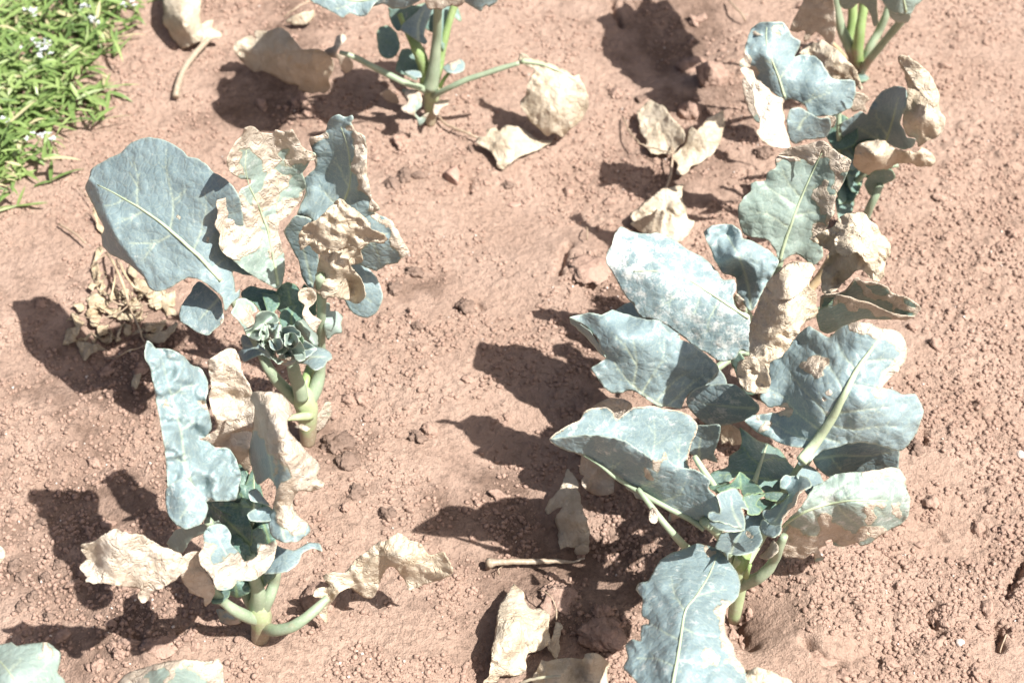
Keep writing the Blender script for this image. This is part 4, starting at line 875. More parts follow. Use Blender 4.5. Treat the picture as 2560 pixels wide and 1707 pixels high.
leaf(p, 'H', [(1220, 790), (1240, 720), (1300, 700), (1380, 745), (1430, 770), (1500, 775), (1510, 840), (1470, 900), (1390, 912), (1340, 912), (1280, 942), (1250, 932), (1220, 860)], [(1220, 790, .235), (1300, 700, .25), (1500, 780, .24), (1470, 900, .20), (1270, 940, .195), (1350, 820, .225)], [(1300, 840), (1330, 780), (1380, 740)], w=2.5)
leaf(p, 'H', [(1390, 830), (1460, 770), (1540, 760), (1530, 830), (1450, 860), (1420, 890)], [(1390, 830, .215), (1540, 765, .22), (1430, 885, .19)], dry=[('all', .5)], w=3)
leaf(p, 'H', [(930, 520), (1000, 500), (1100, 560), (1130, 700), (1060, 800), (1020, 800), (970, 720), (940, 620)], [(930, 520, .255), (1100, 560, .255), (1040, 800, .205), (950, 640, .235)], dry=[('all', .35)], mat='sage', w=2)
leaf(p, 'H', [(990, 190), (1050, 150), (1110, 145), (1190, 145), (1230, 190), (1262, 240), (1312, 270), (1302, 310), (1270, 372), (1310, 358), (1400, 368), (1450, 410), (1480, 462), (1520, 512), (1600, 520), (1662, 530), (1672, 600), (1655, 660), (1640, 705), (1530, 757), (1440, 760), (1370, 760), (1340, 690), (1250, 648), (1200, 660), (1120, 600), (1060, 560), (1010, 500), (1000, 460), (958, 445), (912, 435), (910, 400), (945, 372), (943, 325), (960, 260)],
     [(990, 190, .31), (1110, 147, .33), (1230, 190, .322), (1310, 280, .30), (1270, 372, .285), (1450, 410, .285), (1665, 560, .262), (1640, 700, .235), (1440, 758, .225), (1210, 655, .24), (1000, 470, .27), (912, 410, .288), (1100, 380, .30), (1160, 520, .268), (1400, 560, .268)],
     [(1210, 640), (1165, 500), (1115, 370), (1085, 250), (1090, 180)], [[(1170, 520), (1250, 420), (1290, 380)], [(1300, 690), (1400, 640), (1520, 600)], [(1130, 420), (1050, 380)]], dry=[('s', [(915, 400), (950, 330), (960, 420)], 38), ('b', 1185, 190, 30), ('b', 1060, 200, 25), ('s', [(960, 430), (1010, 470)], 30)], w=3, edgew=4, ribw=16, label='broad lobed blue green leaf')
leaf(p, 'H', [(915, 455), (950, 438), (1000, 470), (1020, 522), (1080, 560), (1130, 620), (1202, 650), (1192, 700), (1212, 780), (1202, 802), (1232, 900), (1245, 962), (1190, 972), (1130, 962), (1060, 922), (1020, 862), (1042, 840), (1040, 780), (1010, 700), (1000, 610), (978, 560), (940, 500)], [(920, 455, .345), (1000, 470, .34), (1130, 620, .325), (1200, 660, .315), (1240, 960, .285), (1060, 920, .30), (1040, 800, .312), (1000, 610, .33), (1100, 760, .314)], dry=DRY, w=4, dw=6, edgew=7, dust=.3, label='dry rolled strip of pale leaf')
leaf(p, 'H', [(1945, 372), (1985, 360), (2040, 390), (2100, 430), (2150, 480), (2192, 560), (2215, 620), (2212, 700), (2230, 740), (2257, 770), (2242, 850), (2200, 900), (2130, 930), (2080, 962), (2060, 900), (2010, 892), (1975, 800), (1990, 700), (2007, 600), (1990, 480), (1950, 412)], [(1950, 375, .335), (2040, 390, .335), (2200, 570, .30), (2255, 770, .26), (2080, 960, .205), (1980, 800, .24), (1990, 500, .30), (2100, 600, .285), (2110, 780, .262)], dry=DRY, w=4, dw=5, edgew=5, mat='fallen', label='upright dry beige leaf at the right',
     more=[dict(outline=[(1945, 372), (1985, 360), (2040, 390), (2100, 430), (2150, 480), (2192, 560), (2217, 620), (2205, 680), (2175, 705), (2120, 640), (2080, 590), (2060, 560), (2020, 500), (1975, 440)], ctrl=[(1950, 380, .342), (2100, 430, .335), (2215, 620, .30), (2175, 700, .288), (2070, 570, .312), (1980, 440, .33)], dw=4)])
leaf(p, 'H', [(1780, 1120), (1840, 1105), (1905, 1110), (1932, 1160), (1872, 1202), (1832, 1212), (1812, 1292), (1760, 1272), (1728, 1200)], [(1780, 1120, .13), (1930, 1150, .13), (1812, 1290, .07), (1735, 1200, .095)], mat='deep')
for q in ([(1560, 1180), (1640, 1130), (1702, 1160), (1700, 1232), (1640, 1302), (1560, 1332)], [(1540, 1300), (1600, 1250), (1660, 1290), (1640, 1400), (1560, 1440)], [(1570, 960), (1620, 980), (1690, 1080), (1640, 1120), (1580, 1040)], [(1600, 1060), (1680, 1090), (1720, 1150), (1690, 1260), (1630, 1240)]):
    c = np.mean(q, 0)
    leaf(p, 'H', q, [(x, y, 'd%g' % (-1 + .02 * (c[1] - y) + .015 * (x - c[0]))) for x, y in q], mat='deep', w=4, edgew=6)
for q, d_ in [([(1470, 790), (1540, 740), (1620, 770), (1690, 860), (1650, 960), (1540, 985), (1480, 900)], 1), ([(1520, 980), (1650, 950), (1730, 1060), (1650, 1150), (1550, 1120)], 0), ([(1540, 1110), (1640, 1090), (1700, 1200), (1640, 1330), (1550, 1300)], -1),
              ([(1700, 1090), (1800, 1060), (1900, 1090), (1880, 1150), (1760, 1180)], -1), ([(1640, 880), (1740, 860), (1800, 930), (1720, 990), (1650, 980)], 1)]:
    c_ = np.mean(q, 0)
    leaf(p, 'H', q, [(x, y, 'd%g' % (d_ + .02 * (c_[1] - y) + .01 * (c_[0] - x))) for x, y in q], [q[2], tuple(c_), q[0]], mat='dark' if d_ else 'deep', w=4, edgew=7, jag=2)
leaf(p, 'H', [(1020, 300), (1180, 250), (1300, 420), (1450, 480), (1400, 640), (1200, 600), (1060, 480)], [(1020, 300, .15), (1300, 420, .15), (1450, 480, .14), (1200, 600, .12)], w=3)
leaf(p, 'H', [(1660, 990), (1700, 940), (1780, 918), (1850, 920), (1905, 960), (1990, 990), (2070, 990), (2100, 958), (2150, 988), (2192, 1030), (2172, 1080), (2110, 1097), (2020, 1072), (1940, 1070), (1880, 1100), (1810, 1112), (1750, 1142), (1700, 1122), (1655, 1060)], [(1660, 1000, .19), (1780, 920, .215), (1900, 960, .21), (2090, 970, .20), (2190, 1030, .18), (2100, 1095, .155), (1940, 1070, .16), (1750, 1140, .135), (1660, 1070, .16), (1800, 1010, .225), (2020, 1030, .195)], dry=DRY, mat='fallen', w=5, dw=8, edgew=8, jag=2.5, wl=.7, label='dry leaf curled into a roll')

# ===== R2
p = R2 = Plant(base_at('D', 1762, 905), 'middle right row broccoli with a whitish dusty leaf and a drooping tan dry leaf')
pet(p, 'D', [(1762, 915, 'd0', 40), (1762, 860, 'd0', 44), (1760, 800, 'd0', 48), (1760, 740, 'd0', 40)], 'stem', 'stem')
pet(p, 'D', [(1760, 790, 'd0', 26), (1770, 700, 'd0', 22), (1782, 640, 'd1', 18), (1800, 570, 'd2', 14)])
pet(p, 'D', [(1755, 800, 'd0', 26), (1735, 760, 'd-1', 22), (1715, 720, 'd-2', 20), (1690, 695, 'd-3', 16)])
pet(p, 'D', [(1765, 790, 'd0', 24), (1820, 740, 'd0', 20), (1870, 720, 'd-1', 18), (1920, 690, 'd-1', 14)])
pet(p, 'D', [(1762, 800, 'd1', 24), (1830, 700, 'd3', 22), (1880, 640, 'd4', 20), (1910, 590, 'd4', 18)], 'straw')
pet(p, 'D', [(1750, 800, 'd-1', 24), (1690, 815, 'd-3', 20), (1640, 850, 'd-5', 18), (1590, 880, 'd-6', 14)])
pet(p, 'D', [(1750, 820, 'd-1', 20), (1730, 870, 'd-5', 18), (1700, 920, 'd-8', 16)])
leaf(p, 'H', [(902, 1400), (905, 1340), (940, 1290), (985, 1252), (985, 1200), (1020, 1185), (1080, 1180), (1092, 1130), (1150, 1092), (1142, 1040), (1180, 1000), (1240, 970), (1330, 950), (1462, 925), (1520, 970), (1580, 1010), (1642, 1050), (1622, 1120), (1590, 1200), (1542, 1280), (1530, 1400), (1495, 1450), (1452, 1579), (1455, 1680), (1390, 1735), (1285, 1660), (1205, 1692), (1169, 1716), (1146, 1640), (1089, 1567), (987, 1550), (931, 1522)],
     [(902, 1380, .295), (985, 1210, .325), (1150, 1050, .355), (1460, 928, .385), (1640, 1050, .37), (1540, 1280, .325), (1495, 1450, .285), (1450, 1660, .235), (1170, 1712, .225), (931, 1520, .262), (1280, 1380, .292), (1380, 1150, .335), (1150, 1400, .29)],
     [(1175, 1700), (1215, 1560), (1280, 1380), (1340, 1230), (1400, 1100), (1450, 1000)], [[(1290, 1350), (1150, 1262), (1060, 1190)], [(1240, 1490), (1100, 1405), (980, 1380)], [(1335, 1250), (1430, 1200)], [(1270, 1410), (1400, 1385), (1470, 1380)], [(1315, 1300), (1220, 1180), (1190, 1090)]],
     dry=[('s', [(1160, 1030), (1330, 970), (1460, 940), (1560, 1010)], 60), ('s', [(1630, 1060), (1580, 1200), (1530, 1320), (1515, 1440)], 40), ('b', 1450, 1280, 75), ('b', 1420, 1510, 60), ('b', 1580, 1080, 60)], mat='sage', w=2.5, dw=2, edgew=4, ribw=24, quilt=1.6, label='pale sage leaf with dry tan top',
     more=[dict(outline=[(1165, 1010), (1240, 968), (1330, 948), (1466, 923), (1445, 990), (1392, 1082), (1330, 1040), (1262, 1022)], ctrl=[(1165, 1010, .367), (1330, 950, .385), (1464, 925, .398), (1390, 1080, .362), (1270, 1020, .367)], dry=DRY, w=2, dw=3, mid=None, veins=())])
leaf(p, 'C', [(968, 190), (1000, 155), (1060, 140), (1130, 140), (1182, 182), (1192, 222), (1232, 230), (1290, 260), (1342, 292), (1400, 350), (1372, 420), (1312, 520), (1272, 602), (1240, 640), (1200, 600), (1160, 540), (1150, 450), (1080, 420), (1038, 360), (1008, 290)], [(970, 195, .305), (1080, 140, .318), (1190, 210, .308), (1390, 350, .285), (1270, 600, .245), (1200, 600, .238), (1050, 370, .278), (1110, 240, .30), (1150, 330, .305), (1240, 400, .282), (1190, 420, .262)], [(1240, 620), (1220, 480), (1180, 350), (1100, 200)], w=5, edgew=8, quilt=2, wl=.7)
leaf(p, 'C', [(1140, 560), (1160, 540), (1205, 580), (1210, 640), (1170, 640)], [(1140, 560, .235), (1205, 580, .23), (1190, 640, .21)], dry=[('all', .3)])
leaf(p, 'C', [(1720, 150), (1740, 110), (1790, 80), (1880, 75), (1922, 110), (1962, 150), (1992, 200), (2037, 240), (2042, 300), (2020, 350), (2000, 390), (2012, 430), (1980, 470), (1920, 450), (1880, 402), (1830, 422), (1800, 452), (1740, 512), (1700, 542), (1650, 532), (1645, 450), (1665, 370), (1690, 300), (1640, 260), (1575, 225), (1590, 212), (1650, 180)], [(1590, 215, .30), (1730, 130, .325), (1880, 78, .34), (2035, 250, .312), (1990, 465, .275), (1860, 420, .285), (1700, 540, .25), (1650, 480, .252), (1690, 300, .285), (1830, 240, .328), (1940, 300, .31)], dry=DRY, mat='fallen', w=5, dw=8, edgew=7, jag=2.5, label='crumpled tan dry leaf at the right', wl=.9,
     more=[dict(outline=[(1720, 215), (1760, 170), (1830, 150), (1890, 170), (1930, 230), (1970, 300), (2000, 400), (1960, 440), (1900, 360), (1850, 300), (1790, 330), (1730, 290)], ctrl=[(1725, 220, .328), (1830, 152, .345), (1930, 230, .335), (1990, 420, .295), (1850, 300, .33), (1740, 290, .318)], dw=6)])
leaf(p, 'C', [(1640, 560), (1700, 540), (1760, 530), (1800, 500), (1830, 460), (1860, 448), (1880, 468), (1960, 478), (2030, 500), (2060, 540), (2140, 560), (2202, 600), (2222, 630), (2180, 672), (2120, 690), (2060, 668), (1990, 640), (1900, 612), (1840, 600), (1760, 600), (1700, 660), (1640, 700)], [(1640, 570, .255), (1850, 450, .305), (2040, 505, .285), (2220, 630, .235), (2120, 688, .215), (1900, 612, .225), (1660, 690, .215), (1930, 540, .262)], dry=[('s', [(1860, 470), (1950, 540), (2040, 560), (2200, 620)], 26), ('e', 16)], w=4, edgew=6, mat='deep', label='folded leaf with a dry rim, right',
     more=[dict(outline=[(1620, 640), (1690, 600), (1735, 548), (1790, 555), (1850, 572), (1920, 592), (1980, 620), (2060, 652), (2130, 662), (2190, 672), (2120, 692), (2060, 690), (1960, 688), (1880, 690), (1800, 722), (1690, 770), (1635, 745)], ctrl=[(1630, 650, .26), (1740, 550, .30), (1850, 572, .29), (2060, 655, .25), (2185, 672, .222), (1960, 690, .222), (1700, 765, .205), (1640, 740, .21)], dry=[('s', [(1735, 555), (1850, 585), (1920, 610), (2040, 655), (2150, 668)], 42)], mid=None, veins=())])
leaf(p, 'C', [(490, 155), (545, 180), (620, 195), (700, 190), (780, 220), (840, 260), (880, 290), (950, 322), (1010, 370), (1050, 420), (1082, 462), (1142, 460), (1156, 510), (1136, 550), (1142, 600), (1172, 640), (1232, 668), (1235, 870), (1180, 862), (1150, 910), (1080, 932), (1010, 902), (975, 872), (940, 860), (860, 800), (720, 700), (600, 672), (560, 600), (520, 560), (480, 490), (440, 420), (403, 360), (408, 310), (438, 250), (450, 200)],
     [(490, 157, .303), (403, 360, .284), (480, 490, .262), (600, 670, .24), (860, 800, .215), (1080, 930, .19), (1230, 860, .205), (1225, 690, .24), (1145, 520, .268), (1010, 370, .275), (840, 260, .286), (800, 440, .282), (620, 420, .285), (1000, 680, .245)],
     [(1225, 680), (1100, 598), (980, 520), (850, 442), (720, 410), (560, 412)], [[(845, 440), (800, 560), (720, 612)], [(950, 500), (935, 590), (900, 680)], [(765, 418), (700, 360), (640, 330)], [(885, 460), (900, 380), (890, 320)], [(1060, 575), (1000, 680), (985, 760)], [(1000, 530), (1060, 480)]],
     w=1.8, edgew=3, ribw=20, dust=.62, dustspots=[(480, 330, 210, 1.3), (820, 720, 130, .7), (700, 240, 110, .6), (1060, 500, 90, .6), (1200, 690, 70, .7), (540, 540, 110, .7)], quilt=.8, label='whitish dusty leaf')  # spots whiten the blade: pale bloom plus its bright sheen as colour
leaf(p, 'C', [(865, 1150), (900, 1100), (970, 1070), (1060, 1060), (1140, 1065), (1182, 1090), (1232, 1130), (1282, 1180), (1287, 1212), (1250, 1250), (1200, 1272), (1140, 1287), (1050, 1302), (980, 1290), (920, 1240), (880, 1200)], [(865, 1150, .20), (1060, 1062, .235), (1230, 1130, .23), (1285, 1200, .205), (1050, 1300, .165), (900, 1220, .18), (1080, 1180, .208)], [(1260, 1200), (1120, 1190), (950, 1170)], w=2, edgew=3, dust=.42, quilt=.8, dustspots=[(1050, 1260, 90, .8)])
leaf(p, 'C', [(1120, 910), (1180, 880), (1240, 1000), (1270, 1110), (1210, 1120), (1150, 1000)], [(1120, 910, .17), (1240, 1000, .16), (1210, 1120, .13)], mat='deep')
leaf(p, 'C', [(1410, 402), (1450, 370), (1520, 355), (1582, 365), (1612, 402), (1590, 440), (1580, 500), (1612, 540), (1615, 590), (1622, 650), (1600, 682), (1560, 692), (1520, 750), (1490, 802), (1450, 862), (1400, 912), (1345, 932), (1345, 1000), (1350, 1060), (1332, 1112), (1280, 1112), (1220, 1102), (1180, 1062), (1153, 980), (1170, 930), (1228, 900), (1228, 800), (1235, 720), (1260, 650), (1290, 560), (1330, 490), (1370, 440)],
     [(1410, 402, 0.400), (1560, 360, 0.413), (1612, 550, 0.380), (1600, 680, 0.357), (1450, 860, 0.353), (1340, 1000, 0.335), (1280, 1110, 0.320), (1160, 980, 0.320), (1230, 800, 0.335), (1290, 560, 0.370), (1450, 550, 0.403), (1400, 750, 0.375), (1250, 1000, 0.320)], [(1590, 420), (1470, 560), (1380, 720), (1290, 900)], dry=DRY, mat='fallen', w=5, dw=6, edgew=6, jag=2.2, label='long tan dry leaf drooping forward',
     more=[dict(outline=[(1325, 500), (1370, 440), (1410, 400), (1450, 368), (1522, 353), (1584, 363), (1614, 402), (1588, 445), (1560, 500), (1500, 560), (1440, 582), (1380, 560)], ctrl=[(1330, 500, 0.387), (1520, 355, 0.423), (1612, 400, 0.415), (1560, 500, 0.407), (1440, 580, 0.407), (1430, 470, 0.419)], dw=3, w=3),
           dict(outline=[(1155, 975), (1180, 930), (1240, 905), (1330, 905), (1350, 935), (1330, 960), (1290, 1000), (1240, 960), (1200, 1020), (1170, 1040)], ctrl=[(1158, 975, 0.320), (1240, 905, 0.345), (1345, 935, 0.340), (1290, 1000, 0.325), (1180, 1035, 0.310)], dw=4)])

# ===== R1: front plant of the right row
p = R1 = Plant(base_at('Q', 1868, 1010), 'large front broccoli of the right row, its biggest leaf showing a thick pale midrib')
pet(p, 'Q', [(1868, 1030, 'd0', 90), (1872, 980, 'd0', 98), (1885, 900, 'd0', 105), (1900, 800, 'd0', 120), (1905, 720, 'd0', 130), (1910, 640, 'd0', 120), (1915, 560, 'd0', 90)], 'stem', 'stem')
pet(p, 'N', [(800, 1490, 'd0', 140), (870, 1470, 'd-1', 120), (960, 1430, 'd-2', 112), (1050, 1350, 'd-2', 108), (1110, 1250, 'd-2', 100), (1150, 1150, 'd-3', 90), (1200, 1040, 'd-3', 70)])
pet(p, 'N', [(780, 1330, 'd0', 150), (820, 1240, 'd0', 130), (850, 1150, 'd1', 110), (880, 1050, 'd2', 90)], 'greenstem')
pet(p, 'N', [(740, 1350, 'd1', 110), (700, 1240, 'd1', 110), (640, 1100, 'd1', 100), (560, 1000, 'd0', 90), (440, 900, 'd-1', 84)])
pet(p, 'N', [(840, 1420, 'd-2', 60), (860, 1360, 'd-3', 40), (880, 1310, 'd-3', 34)], 'greenstem', 'leaf_bud')
pet(p, 'N', [(820, 1300, 'd2', 120), (1000, 1000, 'd4', 110), (1160, 700, 'd6', 105), (1290, 500, 'd7', 100), (1345, 420, 'd7', 100), (1420, 300, 'd7', 105), (1510, 150, 'd7', 100)], 'midrib')
pet(p, 'Q', [(1820, 720, 'd1', 60), (1700, 640, 'd0', 60), (1600, 560, 'd-1', 60), (1500, 480, 'd-2', 58), (1400, 370, 'd-2', 52), (1300, 250, 'd-1', 48), (1220, 140, 'd0', 44), (1160, 60, 'd1', 36)])
leaf(p, 'Q', [(1240, 240), (1262, 196), (1300, 205), (1308, 250), (1300, 312), (1265, 317), (1242, 290)], [(1240, 240, 'd-2'), (1300, 205, 'd-2'), (1300, 310, 'd-3'), (1245, 290, 'd-3')], dry=DRY, w=1, dw=2, label='dry tan tab on the drooping stalk')
leaf(p, 'Q', [(1385, 300), (1400, 225), (1440, 205), (1500, 260), (1450, 280)], [(1385, 300, .06), (1400, 225, .09), (1500, 260, .09)], dry=[('all', .2)])
leaf(p, 'I', [(700, 50), (800, -10), (930, 20), (950, 300), (845, 395), (832, 470), (832, 510), (790, 527), (720, 522), (660, 482), (652, 440), (668, 420), (640, 400), (650, 310), (690, 180)], [(700, 50, .15), (930, 20, .17), (950, 300, .12), (830, 500, .035), (720, 520, .025), (645, 400, .05), (680, 200, .11)], dry=DRY, w=3, dw=4, label='dry beige leaf hanging under the folded leaf')
leaf(p, 'Q', [(1070, 20), (1130, 0), (1200, 60), (1220, 140), (1150, 130), (1130, 90), (1075, 60)], [(1070, 20, .14), (1200, 60, .16), (1210, 140, .12), (1080, 60, .12)], w=2)
leaf(p, 'C', [(1600, 1480), (1680, 1420), (1800, 1380), (2000, 1400), (2092, 1440), (2092, 1540), (2085, 1600), (1990, 1590), (1880, 1596), (1760, 1610), (1680, 1590), (1610, 1530)], [(1600, 1480, .20), (1800, 1380, .245), (2090, 1440, .24), (2085, 1600, .185), (1880, 1595, .175), (1680, 1590, .18)], [(1600, 1495), (1750, 1470), (1900, 1475), (2060, 1450)], [[(1700, 1480), (1760, 1560)]], w=2, edgew=4)
leaf(p, 'N', [(1310, 480), (1400, 380), (1500, 430), (1568, 540), (1540, 580), (1480, 600), (1440, 670), (1400, 640), (1380, 560)], [(1310, 480, 'd4'), (1400, 385, 'd6'), (1560, 550, 'd4'), (1440, 665, 'd1'), (1360, 560, 'd3')], w=3)
leaf(p, 'E', [(840, 150), (900, 140), (1015, 135), (1022, 185), (1000, 262), (985, 300), (1008, 347), (940, 325), (910, 336), (880, 312), (850, 290)], [(850, 150, .20), (1020, 150, .215), (1005, 345, .15), (860, 290, .165), (930, 240, .18)], [(905, 330), (905, 270), (915, 200)], w=2, edgew=3)
pet(p, 'N', [(560, 600, 'd4', 60), (470, 470, 'd4', 60), (410, 380, 'd5', 60), (360, 300, 'd6', 50)], 'midrib')
leaf(p, 'E', [(1128, 150), (1172, 180), (1222, 220), (1292, 245), (1352, 280), (1400, 340), (1442, 392), (1430, 440), (1372, 460), (1350, 512), (1290, 522), (1230, 480), (1180, 440), (1130, 410), (1090, 440), (1050, 462), (1000, 470), (958, 430), (985, 392), (1060, 370), (1070, 310), (1128, 270), (1140, 230)], [(1130, 155, 'd15'), (1290, 245, 'd14'), (1440, 395, 'd9'), (1350, 510, 'd5'), (1210, 470, 'd5'), (1000, 465, 'd6'), (970, 430, 'd7'), (1070, 310, 'd11'), (1230, 340, 'd9')], [(1210, 460), (1245, 350), (1282, 245)], [[(1225, 410), (1130, 400), (1010, 420)], [(1240, 360), (1180, 310), (1150, 260)], [(1250, 340), (1330, 320), (1390, 350)], [(1225, 430), (1300, 440), (1380, 440)]], mat='deep', w=3, edgew=6, ribw=34, quilt=1.5)
CN = dict(w=4, edgew=7, jag=2, wl=.7, rim=.8)
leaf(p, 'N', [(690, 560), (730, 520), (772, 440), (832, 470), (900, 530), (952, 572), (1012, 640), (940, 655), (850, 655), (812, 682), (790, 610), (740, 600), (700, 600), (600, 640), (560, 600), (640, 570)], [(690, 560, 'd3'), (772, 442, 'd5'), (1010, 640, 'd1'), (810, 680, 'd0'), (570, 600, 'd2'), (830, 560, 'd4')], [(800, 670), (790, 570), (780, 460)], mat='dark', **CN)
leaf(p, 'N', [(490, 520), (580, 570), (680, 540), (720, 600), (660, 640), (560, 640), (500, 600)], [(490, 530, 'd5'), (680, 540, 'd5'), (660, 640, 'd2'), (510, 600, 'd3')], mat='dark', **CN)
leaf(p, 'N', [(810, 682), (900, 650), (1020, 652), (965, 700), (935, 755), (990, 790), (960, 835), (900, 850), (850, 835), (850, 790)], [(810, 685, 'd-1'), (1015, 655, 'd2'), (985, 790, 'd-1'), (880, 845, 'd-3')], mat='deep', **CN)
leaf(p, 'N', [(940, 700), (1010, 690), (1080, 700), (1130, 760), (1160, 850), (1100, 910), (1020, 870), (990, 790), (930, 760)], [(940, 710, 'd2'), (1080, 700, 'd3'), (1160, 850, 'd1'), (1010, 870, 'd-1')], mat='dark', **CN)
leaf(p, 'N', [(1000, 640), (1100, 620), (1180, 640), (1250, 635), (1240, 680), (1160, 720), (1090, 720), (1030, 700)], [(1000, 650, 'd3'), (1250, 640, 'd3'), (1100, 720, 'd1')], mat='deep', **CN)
leaf(p, 'N', [(1160, 512), (1210, 472), (1290, 480), (1370, 480), (1432, 520), (1452, 580), (1402, 612), (1332, 662), (1302, 742), (1250, 802), (1182, 882), (1172, 922), (1100, 942), (1040, 920), (1000, 850), (1000, 800), (1060, 790), (1130, 760), (1180, 720), (1240, 660), (1210, 620), (1150, 600)], [(1160, 515, 'd3'), (1370, 480, 'd4'), (1450, 580, 'd0'), (1330, 665, 'd-3'), (1180, 890, 'd-6'), (1040, 920, 'd-4'), (1010, 820, 'd-1'), (1220, 660, 'd2'), (1150, 800, 'd-1'), (1300, 600, 'd2')], [(1110, 920), (1200, 760), (1290, 600)], dry=[('s', [(1440, 590), (1335, 680), (1300, 780), (1190, 900)], 34)], mat='blue', **CN)
leaf(p, 'N', [(965, 960), (1000, 890), (1040, 920), (1110, 935), (1172, 915), (1165, 1010), (1092, 1062), (1030, 1042), (985, 1010)], [(970, 960, 'd-4'), (1000, 890, 'd-3'), (1170, 920, 'd-5'), (1090, 1060, 'd-8')], **CN)
leaf(p, 'N', [(600, 1020), (720, 1000), (815, 985), (832, 850), (900, 850), (980, 815), (1010, 880), (970, 960), (985, 1040), (995, 1100), (905, 1190), (782, 1227), (680, 1205), (670, 1270), (640, 1200), (555, 1150), (580, 1080)], [(600, 1020, 'd0'), (830, 860, 'd1'), (1005, 880, 'd1'), (995, 1100, 'd-4'), (782, 1225, 'd-8'), (560, 1150, 'd-5'), (790, 1090, 'd-2')], [(700, 1210), (740, 1100), (820, 980)], dry=[('b', 860, 1050, 30)], w=3, edgew=4)
leaf(p, 'N', [(560, 662), (640, 622), (742, 595), (792, 660), (832, 722), (862, 802), (800, 785), (828, 880), (822, 990), (740, 962), (640, 922), (530, 906), (488, 870), (495, 820), (548, 814), (592, 830), (590, 740)], [(565, 662, 'd-3'), (742, 598, 'd0'), (860, 800, 'd-3'), (820, 985, 'd-8'), (500, 850, 'd-6'), (640, 915, 'd-8'), (690, 770, 'd-3')], [(790, 960), (720, 820), (700, 680)], w=3, edgew=5, wl=.7, rim=.9, jag=1.5,
     more=[dict(outline=[(492, 920), (560, 908), (640, 918), (740, 958), (822, 992), (760, 1002), (680, 1000), (600, 988), (540, 960)], ctrl=[(495, 920, 'd-7.5'), (640, 918, 'd-8'), (822, 990, 'd-8.5'), (650, 1000, 'd-10')], mid=None)])
# folded left leaf, two halves meeting at the midrib
leaf(p, 'E', [(75, 215), (110, 180), (180, 140), (240, 110), (260, 70), (310, 45), (390, 38), (430, 68), (450, 104), (520, 50), (600, 35), (650, 30), (720, 48), (790, 60), (850, 82), (892, 130), (890, 185), (868, 232), (850, 290), (845, 360), (900, 420), (930, 560), (900, 640), (750, 600), (550, 488), (350, 352), (200, 285), (95, 242)],
     [(75, 215, .287), (260, 70, .295), (420, 60, .285), (650, 32, .272), (880, 130, .235), (850, 300, .20), (910, 620, .155), (750, 600, .175), (550, 488, .205), (350, 352, .238), (200, 285, .262), (600, 250, .235), (400, 200, .262)],
     None, [[(560, 490), (640, 320), (660, 200), (650, 80)], [(420, 400), (460, 260), (480, 150)], [(700, 570), (780, 400), (800, 200)]], w=2.2, edgew=3, quilt=1.3, dust=.25, label='large leaf folded along its midrib', dry=[('e', 7)],
     more=[dict(outline=[(75, 215), (160, 205), (272, 192), (400, 200), (500, 230), (580, 280), (650, 332), (690, 330), (715, 286), (742, 340), (800, 370), (880, 385), (935, 415), (967, 450), (955, 490), (1000, 540), (1017, 600), (1007, 660), (960, 705), (935, 715), (850, 658), (750, 607), (640, 548), (540, 488), (440, 428), (350, 358), (260, 302), (160, 275), (92, 240)],
                ctrl=[(75, 215, .290), (272, 194, .305), (500, 232, .30), (650, 332, .285), (718, 290, .282), (880, 386, .258), (965, 450, .245), (1015, 610, .205), (940, 712, .165), (750, 605, .182), (540, 487, .212), (350, 357, .245), (200, 285, .266), (500, 330, .268), (780, 480, .225)], dust=.30, w=3, dry=[('b', 700, 320, 40), ('b', 640, 420, 30)], veins=[[(560, 490), (660, 450), (670, 400), (640, 380)], [(700, 560), (800, 520), (830, 440)], [(400, 400), (470, 340)]])])
tube(None, 'midrib', 'E', [(935, 712, .168, 40), (850, 656, .174, 36), (750, 606, .186, 32), (640, 547, .2, 30), (540, 488, .216, 26), (440, 428, .232, 22), (350, 357, .248, 16), (260, 302, .26, 10)], M['petiole'], p.Y, p.root, p.base)
leaf(p, 'E', [(1455, 605), (1490, 560), (1540, 480), (1600, 450), (1660, 410), (1740, 400), (1820, 395), (1900, 385), (1970, 370), (2010, 380), (2042, 420), (2052, 440), (2052, 490), (2076, 540), (2072, 600), (2060, 650), (2020, 690), (1960, 720), (1910, 752), (1850, 792), (1800, 806), (1780, 790), (1700, 812), (1650, 800), (1640, 770), (1600, 782), (1612, 802), (1570, 822), (1592, 880), (1550, 892), (1535, 850), (1480, 882), (1440, 872), (1380, 872), (1340, 825), (1360, 745), (1380, 680), (1420, 640)],
     [(1455, 610, .20), (1600, 450, .225), (1820, 395, .23), (2010, 380, .215), (2075, 560, .18), (1960, 720, .135), (1800, 800, .115), (1640, 785, .10), (1570, 850, .075), (1400, 870, .07), (1345, 820, .095), (1360, 740, .13), (1750, 555, .225), (1500, 640, .19), (1880, 560, .215), (1600, 700, .16)],
     [(1360, 700), (1480, 622), (1600, 580), (1750, 555), (1950, 555)], [[(1560, 592), (1640, 520), (1760, 430)], [(1680, 565), (1780, 500), (1900, 420)], [(1660, 570), (1720, 640), (1800, 700)], [(1780, 555), (1880, 600), (1960, 660)], [(1530, 605), (1570, 680), (1640, 740)]], dry=[('s', [(1380, 800), (1460, 820), (1560, 820)], 85), ('s', [(1600, 740), (1760, 790), (1900, 740)], 42), ('s', [(1850, 400), (2010, 390), (2040, 450)], 36), ('b', 1880, 650, 46), ('b', 2000, 600, 26), ('b', 1620, 720, 70)], w=3, dw=5, quilt=4.5, edgew=5, ribw=22, dust=.5, mat='sage', label='puckered drooping leaf with dry underside')
